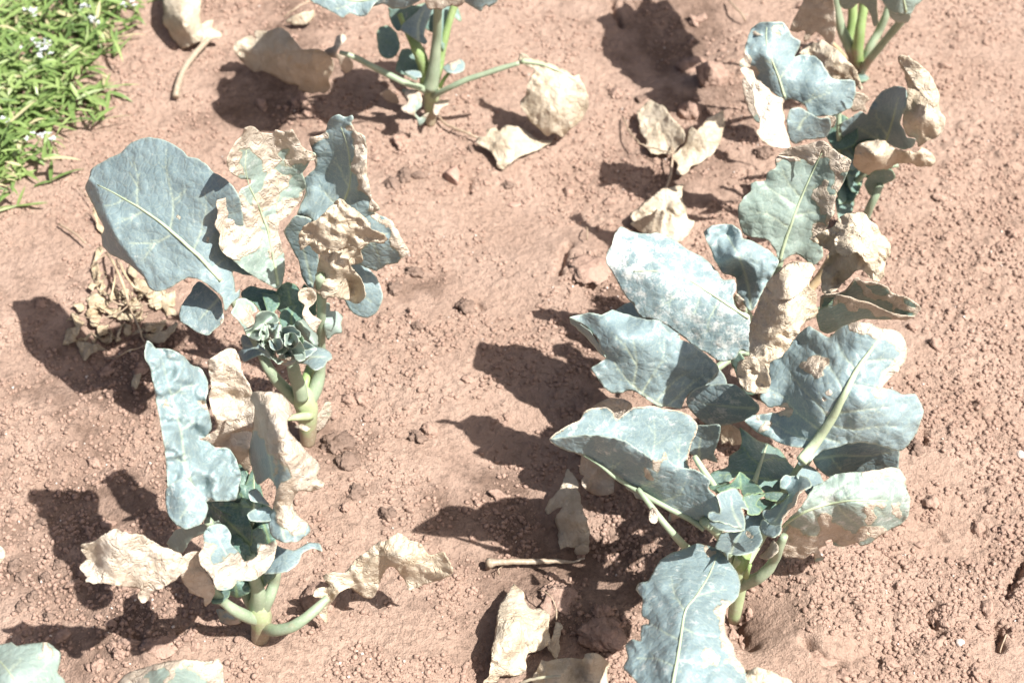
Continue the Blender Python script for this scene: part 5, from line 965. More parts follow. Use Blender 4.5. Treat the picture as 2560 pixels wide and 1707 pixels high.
leaf(p, 'N', [(960, 1240), (1010, 1190), (1070, 1120), (1100, 1085), (1140, 1130), (1140, 1180), (1090, 1240), (1030, 1265)], [(960, 1240, 'd-4'), (1100, 1090, 'd-3'), (1140, 1160, 'd-5'), (1040, 1262, 'd-6')], dry=DRY, w=3, dw=5, label='small dark dry curl', mat='sage')
# left leaf with rolled underside
leaf(p, 'C', [(193, 678), (232, 665), (310, 650), (380, 660), (440, 635), (492, 650), (560, 670), (640, 690), (712, 698), (760, 760), (830, 800), (900, 830), (960, 870), (1012, 920), (1050, 960), (1056, 992), (1002, 1040), (960, 1082), (890, 1112), (860, 1150), (832, 1202), (780, 1192), (700, 1187), (620, 1132), (540, 1092), (500, 1112), (440, 1112), (390, 1082), (348, 1020), (318, 970), (342, 950), (402, 910), (372, 850), (352, 800), (300, 735), (240, 700)],
     [(193, 678, .284), (380, 655, .292), (710, 700, .285), (900, 830, .262), (1055, 985, .225), (860, 1150, .195), (780, 1190, .19), (620, 1130, .20), (440, 1110, .21), (320, 970, .238), (402, 910, .252), (300, 730, .272), (600, 900, .258), (480, 750, .286), (520, 700, .272), (560, 760, .285)],
     [(760, 1195), (690, 1165), (605, 1105), (565, 1060), (582, 940), (560, 800)], [[(610, 1108), (680, 1000), (735, 900), (740, 800)], [(600, 1105), (530, 1040), (480, 980), (450, 930)], [(690, 1165), (780, 1060), (860, 1000)], [(580, 950), (520, 850), (440, 760)], [(760, 1190), (860, 1090), (960, 1010)]], w=3.2, edgew=5, quilt=1.4, label='bluish leaf with a rolled left edge', dust=.12, ribw=0,
     more=[dict(outline=[(193, 678), (215, 690), (250, 715), (300, 745), (345, 800), (372, 850), (404, 908), (370, 890), (330, 840), (280, 780), (230, 735), (200, 712)], ctrl=[(193, 678, .286), (300, 742, .274), (404, 908, .255), (330, 840, .246), (230, 735, .262)], w=.5, dry=[], mid=None, veins=())])
leaf(p, 'C', [(960, 1082), (1002, 1040), (1052, 970), (1095, 1030), (1100, 1070), (1040, 1075)], [(960, 1080, .185), (1052, 972, .205), (1095, 1060, .175)], w=1)
# biggest leaf
leaf(p, 'C', [(1490, 800), (1530, 760), (1580, 728), (1640, 768), (1690, 790), (1760, 730), (1850, 703), (1920, 708), (1990, 740), (2060, 750), (2112, 780), (2142, 850), (2132, 920), (2092, 980), (2050, 1020), (1992, 1082), (2060, 1090), (2120, 1122), (2182, 1118), (2222, 1180), (2237, 1222), (2222, 1272), (2192, 1340), (2142, 1420), (2090, 1447), (2000, 1420), (1900, 1400), (1800, 1402), (1740, 1422), (1660, 1442), (1620, 1470), (1560, 1520), (1510, 1530), (1520, 1460), (1555, 1432), (1440, 1412), (1380, 1387), (1280, 1342), (1230, 1302), (1203, 1272), (1250, 1240), (1320, 1232), (1390, 1224), (1440, 1200), (1400, 1190), (1335, 1190), (1288, 1130), (1338, 1060), (1342, 945), (1410, 900), (1460, 850)],
     [(1530, 1500, .258), (1500, 800, .325), (1580, 730, .345), (1760, 735, .372), (1920, 710, .385), (2110, 785, .362), (2050, 1020, .332), (2235, 1222, .298), (2140, 1420, .262), (1900, 1400, .27), (1680, 1440, .262), (1400, 1395, .245), (1210, 1272, .262), (1290, 1130, .285), (1345, 950, .30), (1700, 1270, .30), (1850, 980, .352), (1600, 1000, .332), (1900, 1200, .325), (1985, 790, .376), (1450, 1250, .268), (1600, 1200, .308)],
     [(1530, 1505), (1610, 1400), (1700, 1270), (1780, 1120), (1850, 980), (1920, 880), (1985, 790)], [[(1700, 1270), (1620, 1170), (1540, 1090), (1450, 970)], [(1640, 1330), (1500, 1220), (1420, 1130), (1340, 1090)], [(1610, 1395), (1480, 1350), (1350, 1280), (1260, 1270)], [(1780, 1115), (1720, 1000), (1640, 900), (1580, 850)], [(1850, 985), (1770, 890), (1740, 820)], [(1755, 1225), (1900, 1208), (2060, 1190)], [(1715, 1300), (1850, 1322), (2000, 1300), (2100, 1310)], [(1815, 1060), (1920, 1080), (2000, 1090)], [(1905, 930), (2000, 920), (2080, 930)], [(1660, 1370), (1760, 1400)]],
     dry=[('s', [(1850, 725), (1960, 745), (2080, 765), (2125, 850), (2110, 940), (2030, 1040), (1995, 1085)], 48), ('b', 1600, 935, 62), ('b', 1640, 1163, 16), ('b', 1690, 1122, 20), ('b', 1290, 1300, 34), ('b', 1420, 1230, 34)], w=2.8, edgew=4.5, quilt=3.2, ribw=70, jag=1.4, label='biggest leaf with a thick pale midrib', curl=2)


# lower leaves under the big ones, mostly out of sight, shading the hollow beside the row
for v_, q_, h_ in [('E', [(280, 80), (400, 70), (520, 85), (700, 75), (720, 250), (500, 300), (330, 200)], .06), ('C', [(430, 930), (560, 900), (640, 1000), (600, 1085), (470, 1095)], .07), ('C', [(440, 880), (560, 840), (680, 860), (700, 960), (620, 1060), (500, 1060), (420, 1000)], .10), ('C', [(508, 200), (560, 205), (680, 220), (760, 300), (860, 420), (900, 520), (820, 560), (720, 440), (600, 330), (520, 260)], .185), ('C', [(430, 660), (560, 580), (740, 650), (830, 800), (640, 820), (440, 740)], .15), ('C', [(450, 760), (640, 720), (800, 820), (900, 900), (800, 1080), (640, 1080), (480, 1020), (420, 880)], .15), ('C', [(560, 300), (800, 330), (980, 460), (1060, 640), (900, 760), (700, 640), (560, 500)], .14),
                   ('E', [(330, 120), (560, 90), (760, 130), (840, 280), (760, 480), (600, 440), (420, 330), (300, 220)], .12), ('E', [(480, 300), (640, 360), (800, 420), (900, 560), (860, 620), (700, 540), (540, 440)], .075),
                   ('C', [(1480, 900), (1750, 850), (1950, 950), (1900, 1150), (1600, 1200), (1450, 1050)], .17)]:
    c_ = np.mean(q_, 0)
    leaf(R1 if v_ == 'E' else R2, v_, q_, [(x, y, h_ + .03 * (c_[1] - y) / 200) for x, y in q_], [tuple(q_[0]), tuple(c_), tuple(q_[4])], w=3, edgew=5)

# ===== R0: plant whose foot lies below the picture, right
gzz = lambda x, y: (x, y, float(gz(x, y)))
p = R0 = Plant(gzz(.235, .82), 'broccoli below the right row, one wavy leaf reaching in over the bottom edge')
q0 = lambda *a: a
pet(p, 'S', [(1840, 2230, 'd0', 44), (1838, 2150, 'd0', 46), (1830, 2060, 'd0', 50), (1825, 2000, 'd0', 30)], 'stem', 'stem')
pet(p, 'S', [(1830, 2060, 'd0', 34), (1780, 1930, 'd1', 28), (1720, 1820, 'd3', 24), (1685, 1740, 'd5', 20)])
leaf(p, 'E', [(830, 822), (890, 795), (930, 800), (1000, 820), (1050, 860), (1072, 890), (1112, 950), (1132, 1020), (1122, 1090), (1082, 1130), (1062, 1152), (1048, 1185), (1045, 1250), (1062, 1310), (1100, 1370), (1112, 1420), (1150, 1470), (1170, 1520), (1168, 1570), (1200, 1640), (1150, 1760), (1000, 1860), (760, 1900), (600, 1760), (560, 1570), (505, 1510), (488, 1480), (508, 1430), (500, 1390), (493, 1360), (530, 1326), (580, 1332), (582, 1250), (625, 1240), (630, 1220), (590, 1195), (585, 1160), (592, 1100), (575, 1080), (553, 1050), (570, 1015), (620, 1000), (650, 950), (680, 900), (740, 850), (800, 832)],
     [(930, 800, .175), (1110, 960, .185), (1070, 1150, .205), (1050, 1290, .22), (1170, 1530, .22), (1150, 1760, .24), (780, 1890, .26), (560, 1570, .225), (495, 1440, .215), (580, 1200, .20), (560, 1050, .195), (700, 890, .19), (840, 1130, .228), (800, 1400, .25), (1000, 1000, .195)],
     [(735, 1800), (760, 1568), (790, 1400), (812, 1250), (830, 1160), (892, 1080), (960, 970), (1000, 870)], [[(828, 1170), (770, 1080), (750, 980)], [(812, 1260), (900, 1300), (1000, 1310)], [(800, 1330), (700, 1280), (640, 1240)], [(890, 1085), (980, 1060), (1060, 1050)], [(790, 1440), (900, 1460), (1040, 1470)], [(780, 1480), (660, 1430), (560, 1430)]], dry=[('s', [(1050, 1170), (1020, 1260), (1050, 1340), (1090, 1400), (1140, 1470)], 52), ('b', 950, 1430, 36), ('b', 985, 1455, 34), ('s', [(930, 815), (960, 860), (990, 830)], 26)], w=3, edgew=5, quilt=2.4, ribw=26, dust=.3, label='wavy leaf with a dry strip on its right margin', curl=3)
leaf(p, 'Q', [(1940, 1400), (1990, 1390), (2030, 1374), (2100, 1390), (2170, 1410), (2210, 1442), (2290, 1470), (2330, 1600), (2250, 1750), (2000, 1720), (1950, 1560)], [(1940, 1410, .215), (2030, 1376, .225), (2290, 1475, .195), (2300, 1650, .2), (2000, 1700, .235), (2100, 1520, .225)], dry=DRY, mat='fallen', w=5, dw=7, edgew=7, label='crumpled dry tan leaf', wl=.8)

# ===== P0: plant whose foot lies below the picture, left
p = P0 = Plant(gzz(-.37, .79), 'broccoli below the left row, a smooth leaf and a scorched leaf at the bottom edge')
pet(p, 'S', [(390, 2280, 'd0', 44), (392, 2200, 'd0', 46), (395, 2120, 'd0', 50), (400, 2060, 'd0', 30)], 'stem', 'stem')
pet(p, 'S', [(390, 2110, 'd0', 34), (300, 2000, 'd1', 28), (180, 1880, 'd2', 24), (100, 1760, 'd3', 20)])
pet(p, 'S', [(400, 2110, 'd0', 34), (420, 2000, 'd2', 28), (430, 1880, 'd4', 24), (440, 1760, 'd5', 20)])
leaf(p, 'M', [(-420, 1450), (-250, 1310), (0, 1270), (90, 1250), (130, 1277), (200, 1260), (290, 1258), (360, 1255), (422, 1290), (462, 1330), (472, 1380), (455, 1440), (440, 1482), (470, 1520), (505, 1570), (400, 1800), (100, 1900), (-300, 1850)], [(-420, 1450, .20), (0, 1270, .235), (360, 1256, .25), (470, 1380, .24), (500, 1570, .23), (100, 1900, .25), (-300, 1850, .22), (50, 1500, .268)], [(300, 1850), (150, 1600), (0, 1400), (-150, 1350)], [[(150, 1600), (280, 1500), (400, 1380)], [(60, 1480), (180, 1380)]], dry=[('b', 380, 1330, 46), ('b', 320, 1380, 26)], mat='sage', w=2.4, edgew=3, ribw=24, label='smooth pale green leaf')
leaf(p, 'M', [(905, 1575), (960, 1510), (1010, 1480), (1100, 1450), (1200, 1422), (1300, 1400), (1440, 1385), (1550, 1390), (1650, 1397), (1690, 1378), (1722, 1430), (1735, 1500), (1722, 1700), (1500, 1900), (1100, 1900), (900, 1720)], [(905, 1575, .17), (1100, 1450, .19), (1440, 1386, .21), (1690, 1380, .2), (1735, 1510, .19), (1500, 1900, .24), (1100, 1900, .235), (1330, 1600, .235)], [(1350, 1880), (1320, 1650), (1310, 1450)], dry=[('s', [(950, 1530), (1100, 1460), (1300, 1410), (1400, 1400)], 62), ('s', [(1560, 1400), (1650, 1480), (1640, 1600)], 130), ('s', [(1310, 1430), (1320, 1560)], 40), ('b', 1050, 1600, 100)], mat='sage', w=4, dw=6, edgew=6, quilt=2, label='leaf scorched tan around green patches')
# ------------------------------------------------------------------ fallen leaves and litter
def fallen(v, outline, ctrl, label, stalk=None, mat='fallen', smat='pale_stalk', **kw):
    kw.setdefault('w', 3); kw.setdefault('dw', 4); kw.setdefault('edgew', 5); kw.setdefault('jag', 2.2)
    kw.setdefault('dry', DRY)
    o = leaf(None, v, outline, ctrl, mat=mat, name='fallen_leaf', ground=True, label=label, **kw)
    tag(o, label, 'dry leaf', 'fallen dry leaves on the soil')
    if stalk:
        tube(None, 'petiole', stalk[0], stalk[1], M[smat], 0, o, tuple(o.location), lift_ground=True)
    return o

fallen('Q', [(250, 763), (312, 820), (332, 880), (380, 950), (440, 943), (490, 960), (517, 1010), (500, 1060), (512, 1130), (517, 1190), (480, 1222), (400, 1262), (360, 1272), (340, 1322), (347, 1372), (310, 1422), (250, 1442), (150, 1440), (130, 1482), (28, 1487), (60, 1440), (80, 1350), (90, 1250), (115, 1120), (130, 1000), (150, 900), (210, 820)],
       [(250, 770, .02), (150, 920, .035), (115, 1120, .04), (80, 1400, .03), (60, 1480, .012), (200, 1440, .008), (340, 1370, .006), (330, 1240, .02), (510, 1180, .02), (500, 980, .02), (390, 960, .015), (300, 1000, .045), (230, 1200, .05)], 'largest dry fallen leaf, long and buff, lying beside the wavy leaf at the bottom', mid=[(60, 1470), (180, 1200), (260, 900), (255, 780)], veins=[[(180, 1200), (320, 1130), (440, 1060)]])
fallen('Q', [(393, 1500), (388, 1430), (430, 1370), (450, 1322), (500, 1332), (580, 1310), (650, 1303), (720, 1312), (760, 1310), (770, 1280), (820, 1264), (880, 1285), (930, 1320), (952, 1360), (932, 1430), (945, 1500), (900, 1640), (600, 1680), (420, 1600)],
       [(393, 1480, .01), (460, 1325, .025), (650, 1305, .03), (820, 1266, .045), (950, 1360, .02), (900, 1640, .01), (600, 1680, .01), (600, 1450, .035), (720, 1400, .018), (790, 1350, .045)], 'buff dry fallen leaf cut by the bottom edge, a pale stalk lying across it', mid=[(560, 1660), (640, 1480), (780, 1290)], stalk=('Q', [(290, 1510, .03, 24), (400, 1478, .04, 24), (520, 1462, .047, 26), (590, 1462, .05, 28)]))
fallen('Q', [(478, 222), (500, 160), (560, 90), (612, 20), (640, -80), (690, -40), (722, 40), (750, 200), (792, 300), (806, 380), (800, 480), (770, 520), (730, 500), (640, 492), (590, 512), (580, 420), (568, 350), (555, 285), (600, 210), (655, 178), (560, 212), (500, 252)],
       [(480, 222, .02), (560, 90, .03), (640, -70, .03), (720, 40, .04), (800, 400, .035), (760, 515, .012), (600, 505, .008), (570, 330, .015), (560, 215, .03), (680, 300, .045)], 'shaded curled fallen leaf with a cut pale stalk at its lower end', mid=[(740, 500), (690, 250), (650, -40)],
       stalk=('Q', [(62, 600, .012, 80), (80, 598, .014, 76), (115, 592, .014, 52), (200, 588, .014, 46), (350, 578, .014, 42), (500, 570, .014, 38), (620, 562, .014, 28), (690, 558, .012, 18), (770, 530, .012, 14)]),
       more=[dict(outline=[(690, 520), (720, 480), (770, 470), (805, 490), (800, 520), (760, 545), (710, 545)], ctrl=[(690, 520, .012), (770, 470, .03), (800, 520, .02), (710, 545, .008)], dw=3)])
fallen('Q', [(555, 1040), (612, 1080), (590, 1122), (578, 1180), (592, 1240), (562, 1302), (520, 1272), (493, 1212), (540, 1130)], [(555, 1040, .012), (610, 1080, .01), (590, 1240, .008), (500, 1215, .012), (550, 1150, .02)], 'small narrow brown fallen leaf on a thread thin stalk', stalk=('Q', [(420, 818, .02, 8), (470, 840, .03, 9), (525, 890, .03, 9), (560, 980, .02, 10), (560, 1060, .012, 12)]), smat='straw')
fallen('H', [(245, 730), (280, 690), (330, 658), (400, 690), (440, 720), (472, 770), (530, 830), (552, 870), (542, 930), (500, 982), (480, 1002), (400, 1007), (330, 1005), (298, 950), (310, 920), (265, 870), (258, 810), (242, 780)], [(245, 740, .02), (330, 660, .035), (540, 860, .05), (490, 1000, .015), (330, 1005, .008), (260, 850, .015), (400, 830, .034)], 'left leaf of a pair of tan fallen leaves joined at a thin stalk', mid=[(470, 990), (400, 860), (320, 700)])
fallen('H', [(468, 1020), (540, 960), (572, 880), (592, 818), (640, 852), (700, 770), (770, 740), (807, 718), (812, 790), (800, 880), (780, 950), (740, 1000), (690, 1042), (610, 1082), (572, 1122), (540, 1147), (500, 1132), (505, 1080)], [(470, 1020, .012), (590, 825, .045), (640, 850, .05), (805, 722, .05), (780, 950, .02), (610, 1080, .012), (530, 1140, .02), (660, 930, .034)], 'right leaf of a pair of tan fallen leaves, its tip pointing up', mid=[(500, 1030), (620, 930), (770, 760)], stalk=('H', [(465, 940, .02, 12), (475, 1020, .025, 14), (460, 1130, .015, 20), (430, 1210, .012, 20), (392, 1255, .012, 30)]), smat='straw')
fallen('H', [(198, 1400), (280, 1332), (350, 1280), (400, 1240), (470, 1220), (542, 1208), (532, 1290), (560, 1350), (572, 1430), (622, 1452), (580, 1522), (540, 1570), (480, 1592), (400, 1562), (240, 1472)], [(200, 1400, .02), (400, 1240, .04), (540, 1212, .035), (620, 1455, .02), (540, 1565, .015), (300, 1500, .015), (460, 1400, .034)], 'grey dry fallen leaf half hidden behind the whitish leaf', mid=[(430, 1560), (460, 1400), (500, 1230)],
       more=[dict(outline=[(198, 1470), (260, 1430), (340, 1400), (370, 1373), (427, 1380), (402, 1480), (395, 1540), (300, 1540)], ctrl=[(200, 1470, .04), (370, 1376, .075), (425, 1382, .075), (395, 1535, .04), (290, 1535, .03)], dw=2)])
fallen('G', [(1323, 1050), (1342, 1008), (1392, 1012), (1402, 950), (1470, 938), (1492, 970), (1540, 920), (1640, 930), (1672, 960), (1720, 990), (1790, 1030), (1885, 1040), (1800, 1092), (1720, 1122), (1640, 1162), (1560, 1212), (1520, 1242), (1480, 1232), (1458, 1160), (1430, 1112), (1360, 1082)], [(1325, 1050, .012), (1400, 950, .025), (1540, 922, .03), (1700, 980, .022), (1880, 1040, .012), (1720, 1120, .01), (1510, 1240, .006), (1440, 1120, .015), (1560, 1060, .035)], 'yellowish fallen leaf lying flat below the hanging dry leaf', mid=[(1870, 1045), (1650, 1040), (1440, 1060)], stalk=('G', [(1035, 840, .012, 16), (1100, 900, .012, 18), (1200, 945, .012, 20), (1300, 985, .012, 18), (1350, 1000, .012, 14)]), smat='straw')
fallen('F', [(1072, 80), (1062, 0), (1080, -150), (1200, -190), (1305, -150), (1312, 0), (1312, 150), (1322, 250), (1290, 280), (1190, 322), (1140, 262), (1100, 200), (1068, 150)], [(1070, 80, .045), (1080, -150, .05), (1300, -150, .05), (1315, 150, .04), (1200, 318, .006), (1100, 200, .02), (1200, 50, .075), (1200, 180, .055), (1180, 240, .025)], 'dry fallen leaf near the weeds at the top with its pale stalk below', mid=[(1310, 270), (1230, 150), (1180, -100)], stalk=('F', [(1150, 640, .012, 46), (1160, 590, .014, 40), (1200, 490, .016, 40), (1270, 390, .02, 40), (1350, 300, .02, 36), (1400, 225, .02, 30), (1430, 200, .02, 20)]),
       more=[dict(outline=[(1290, 200), (1330, 150), (1392, 130), (1385, 180), (1440, 215), (1440, 250), (1380, 260), (1310, 290)], ctrl=[(1290, 210, .03), (1390, 132, .04), (1440, 240, .025), (1310, 288, .015)], dw=3)])
fallen('F', [(1870, 150), (1900, 110), (1960, 90), (2040, 70), (2060, 110), (2000, 160), (1930, 170)], [(1870, 150, .01), (1960, 90, .03), (2060, 100, .02), (1950, 170, .01)], 'sunlit tan scrap of leaf at the top between the dry leaves', stalk=('F', [(1860, 140, .012, 10), (1920, 90, .025, 12), (2000, 40, .03, 14), (2040, 20, .03, 14)]), smat='straw')
fallen('M', [(0, 500), (25, 520), (40, 570), (20, 622), (0, 642), (-80, 610), (-90, 540)], [(0, 500, .02), (40, 570, .012), (0, 640, .008), (-85, 570, .02)], 'cream fallen leaf just cut by the left edge')
fallen('E', [(1010, 150), (1060, 130), (1130, 170), (1140, 240), (1090, 250), (1060, 230), (1030, 240)], [(1010, 150, .04), (1130, 170, .045), (1090, 250, .02), (1030, 240, .02)], 'dry scrap of leaf seen between the leaves of the front right plant')

def twig(v, pts, label, mat='straw'):
    o = tube(None, 'dry_stalk', v, pts, M[mat], 0, None, tuple(at(px(v, [pts[0][:2]]), 0)[0]), lift_ground=True)
    return tag(o, label, 'stalk', 'thin dry stalks on the soil')
twig('H', [(150, 750, .006, 10), (190, 830, .02, 10), (260, 930, .025, 10), (330, 960, .02, 9), (470, 990, .035, 9)], 'thin dry stalk leaning left of the fallen leaf pair')
twig('H', [(840, 0, .012, 12), (880, 40, .02, 14), (930, 80, .02, 14), (950, 130, .008, 12)], 'thin bent dry stalk in the shadow at the top')
twig('J', [(380, 200, .008, 14), (480, 260, .012, 14), (560, 330, .012, 14)], 'thin dry stalk lying left of the huge smooth leaf')
twig('U', [(1110, 480, .006, 8), (1120, 540, .02, 8), (1115, 610, .008, 8)], 'thread thin stalk in a square shadow')
twig('Q', [(120, 660, .004, 8), (145, 690, .012, 8), (135, 640, .016, 8), (170, 620, .006, 7)], 'tiny thread of root below the cut pale stalk')
twig('O', [(1110, 1395, .004, 8), (1130, 1330, .01, 8), (1150, 1290, .006, 8)], 'thread thin stalk on lit soil at the lower right')

# ------------------------------------------------------------------ withered weed under the huge leaf
wp = at(px('J', [(800, 720)]), 0)[0]; wz = float(gz(wp[0], wp[1])); worg = (wp[0], wp[1], wz)
weed = empty('withered_weed', worg)
tag(weed, 'withered straw coloured weed flattened on the soil under the huge leaf', 'weed')
for pts in ([(690, 385, .012, 26), (740, 460, .03, 28), (790, 560, .035, 30), (825, 660, .03, 30), (830, 720, .015, 26)], [(760, 440, .02, 24), (810, 520, .04, 24), (870, 590, .045, 22), (960, 640, .02, 16)],
            [(760, 470, .02, 16), (740, 580, .035, 18), (715, 660, .03, 18), (760, 695, .02, 18), (830, 700, .015, 20)], [(830, 700, .015, 20), (870, 780, .025, 20), (905, 860, .03, 20), (920, 920, .02, 16), (945, 960, .012, 12)],
            [(690, 1035, .012, 12), (760, 1045, .025, 14), (850, 1020, .03, 14), (920, 985, .02, 12), (960, 960, .012, 10)], [(830, 705, .02, 14), (740, 745, .03, 12), (620, 770, .03, 12), (480, 770, .012, 10)],
            [(915, 850, .02, 12), (990, 840, .03, 11), (1080, 835, .015, 10)], [(700, 400, .02, 14), (650, 420, .03, 12), (590, 480, .02, 10)], [(830, 710, .02, 14), (930, 700, .03, 12), (1060, 690, .02, 10)], [(600, 80, .012, 10), (560, 20, .012, 10), (500, -40, .01, 9)]):
    tube(None, 'stalk', 'J', pts, M['straw'], 0, weed, worg, lift_ground=True, thin=.62)
WL = [[(590, 480), (640, 460), (650, 560), (690, 620), (660, 680), (620, 600)], [(560, 690), (640, 660), (720, 720), (680, 760), (590, 750)], [(640, 360), (680, 380), (640, 450), (600, 470)], [(600, 100), (640, 160), (690, 240), (670, 285), (630, 220), (600, 150)],
      [(800, 720), (880, 680), (940, 740), (900, 770), (830, 760)], [(870, 560), (940, 570), (1000, 640), (960, 680), (880, 640)], [(960, 680), (1040, 650), (1140, 640), (1140, 740), (1060, 760), (980, 750)], [(850, 470), (900, 540), (880, 560), (830, 520)],
      [(470, 780), (500, 800), (555, 850), (520, 890), (480, 850)], [(440, 890), (520, 880), (500, 960), (450, 1010), (405, 1000)], [(500, 970), (560, 980), (640, 990), (700, 1035), (600, 1060), (560, 1105), (525, 1060)],
      [(590, 800), (660, 810), (640, 870), (600, 880)], [(640, 870), (720, 860), (700, 920), (650, 935)], [(915, 930), (1000, 920), (1090, 900), (1150, 840), (1160, 880), (1080, 960), (1040, 990), (960, 960)], [(805, 880), (850, 870), (860, 920), (820, 950)],
      [(920, 860), (1020, 860), (1090, 830), (1060, 900), (960, 910)], [(1060, 740), (1140, 760), (1150, 810), (1090, 810)], [(700, 760), (780, 770), (830, 830), (770, 830), (710, 810)], [(780, 640), (850, 640), (830, 690)], [(855, 1270), (880, 1180), (940, 1120), (920, 1190), (880, 1285)],
      [(990, 720), (1060, 700), (1090, 740), (1020, 770)], [(600, 560), (640, 600), (610, 660), (570, 620)], [(730, 600), (770, 640), (760, 680), (720, 670)], [(820, 770), (870, 790), (850, 850), (800, 830)], [(470, 740), (520, 720), (560, 760), (510, 790)], [(560, 780), (620, 770), (640, 800), (590, 830)]]
rr = np.random.default_rng(8)
WPJ = np.array([(600, 430), (760, 400), (900, 540), (1000, 640), (1150, 640), (1150, 860), (1000, 960), (560, 1080), (430, 1000), (470, 780), (560, 700), (640, 560)])
while len(WL) < 56:
    c = np.array([rr.uniform(400, 1160), rr.uniform(400, 1090)])
    x1, y1 = WPJ.T; x2, y2 = np.roll(WPJ, -1, 0).T
    if np.sum(((y1 > c[1]) != (y2 > c[1])) & (c[0] < (x2 - x1) * (c[1] - y1) / (y2 - y1 + 1e-9) + x1)) % 2 == 0: continue
    a = rr.uniform(0, 6.28); L_ = rr.uniform(34, 95); b_ = rr.uniform(5, 15); k_ = rr.uniform(-.5, .5)
    d = np.array([math.cos(a), math.sin(a)]); s_ = np.array([-d[1], d[0]])
    up, dn_ = [], []
    for u in (-1, -.5, 0, .5, 1):
        m = c + d * L_ * u + s_ * k_ * L_ * u * u
        wd = b_ * (1 - .7 * u * u) * rr.uniform(.5, 1.2)
        up.append(tuple(m + s_ * wd)); dn_.append(tuple(m - s_ * wd))
    WL.append(up + dn_[::-1])
for i, q in enumerate(WL):
    q = rag(q, 7, i, 2)
    c = np.mean(q, 0); rr = np.random.default_rng(i)
    t_ = rr.uniform(-.00012, .00012, 2); h0 = rr.uniform(.004, .014)
    leaf(None, 'J', q, [(x, y, max(.002, h0 + t_[0] * (x - c[0]) + t_[1] * (y - c[1]) + rr.normal(0, .0022))) for x, y in q], mat='litter', name='leaf', parent=weed, origin=worg, ground=True, dry=DRY, w=2, dw=5, edgew=5, jag=2.5, wl=.45, step=4.0)

# ------------------------------------------------------------------ low weeds at the top left: uncountable blades, white flower heads
weed_mat, t, b = nodes_of('weed blade')
co = N(t, 'ShaderNodeTexCoord').outputs['Object']
tone = attr(t, 'tone')
base = ramp(t, tone, [(0, (.075, .15, .03)), (.45, (.18, .28, .07)), (.75, (.29, .38, .13)), (.93, (.40, .46, .27)), (1, (.56, .46, .28))])
base = mix(t, math_(t, 'MULTIPLY', noise(t, co, 160, 3), .35), base, (.33, .40, .2))
t.links.new(base, b.inputs['Base Color']); b.inputs['Roughness'].default_value = .42
tr = N(t, 'ShaderNodeBsdfTranslucent'); t.links.new(base, tr.inputs[0])
ms = N(t, 'ShaderNodeMixShader', in_={0: .25}); t.links.new(b.outputs[0], ms.inputs[1]); t.links.new(tr.outputs[0], ms.inputs[2])
t.links.new(ms.outputs[0], t.nodes['Material Output'].inputs[0])
WPOLY = px('F', [(-900, 1500), (-900, -700), (930, -700), (885, -40), (840, 100), (760, 220), (690, 330), (700, 400), (600, 480), (570, 590), (640, 690), (560, 780), (440, 780), (390, 850), (270, 890), (170, 960), (210, 1080), (150, 1190), (60, 1250), (-60, 1350)])
def inside(Q, O):
    x, y = Q.T; ins = np.zeros(len(Q), bool)
    for i in range(len(O)):
        x1, y1 = O[i]; x2, y2 = O[(i + 1) % len(O)]
        if y1 == y2: continue
        ins ^= ((y1 > y) != (y2 > y)) & (x < (x2 - x1) * (y - y1) / (y2 - y1) + x1)
    return ins
rg = np.random.default_rng(77)
Q = np.stack([rg.uniform(-340, 360, 9000), rg.uniform(-260, 560, 9000)], 1); Q = Q[inside(Q, WPOLY)]
V, T, tone_ = [], [], []
def blade(p, d, L, w, rise, droop, tn):
    s = np.array([-d[1], d[0], 0]); n = 5; o0 = len(V)
    tw = rg.uniform(-.5, .5)
    for k in range(n):
        u = k / (n - 1)
        c = p + np.array([d[0], d[1], 0]) * L * u * (1 - .15 * u) + np.array([0, 0, rise * u - droop * u * u])
        ww = w * math.sin(math.pi * (.12 + .88 * u) ** .8) * .5 + .0002
        lift = np.array([0, 0, ww * tw])
        V.append(c - s * ww - lift); V.append(c + np.array([0, 0, -ww * .3])); V.append(c + s * ww + lift); tone_.extend([tn] * 3)
        if k:
            a = o0 + 3 * (k - 1)
            T.append((a, a + 1, a + 4, a + 3)); T.append((a + 1, a + 2, a + 5, a + 4))
Q = Q[fbm(Q[:, 0] / 60, Q[:, 1] / 60, 15, 3) > -.6]
ST = px('F', [(870, 190), (900, 60), (760, 430), (700, 640), (620, 860), (330, 960), (320, 1190), (90, 1330), (740, 300), (820, 260), (690, 780), (480, 840)])
for q in np.vstack([ST, ST + 9, Q[:1900]]):
    c = at([q], 0)[0]; z = float(gz(c[0], c[1])); h = abs(rg.normal(.02, .018))
    tn0 = rg.uniform(.1, .75)
    ax = rg.uniform(0, 6.28)
    for k in range(rg.integers(2, 6)):
        a = ax + rg.normal(0, 1.1); L = rg.uniform(.018, .066)
        tn = min(1, max(0, tn0 + rg.normal(0, .15))) if rg.random() > .11 else .99
        blade(np.array([c[0], c[1], z + h * rg.uniform(.5, 1)]), (math.cos(a), math.sin(a)), L, rg.uniform(.0028, .0075), rg.uniform(.0, .02), rg.uniform(.0, .022), tn)
w_ = mesh_obj('low_weeds', np.array(V), np.array(T), weed_mat, None, (0, 0, 0), dict(tone=tone_))
tag(w_, 'bright green narrow leaved weeds covering the upper left corner', None, None, 'stuff')

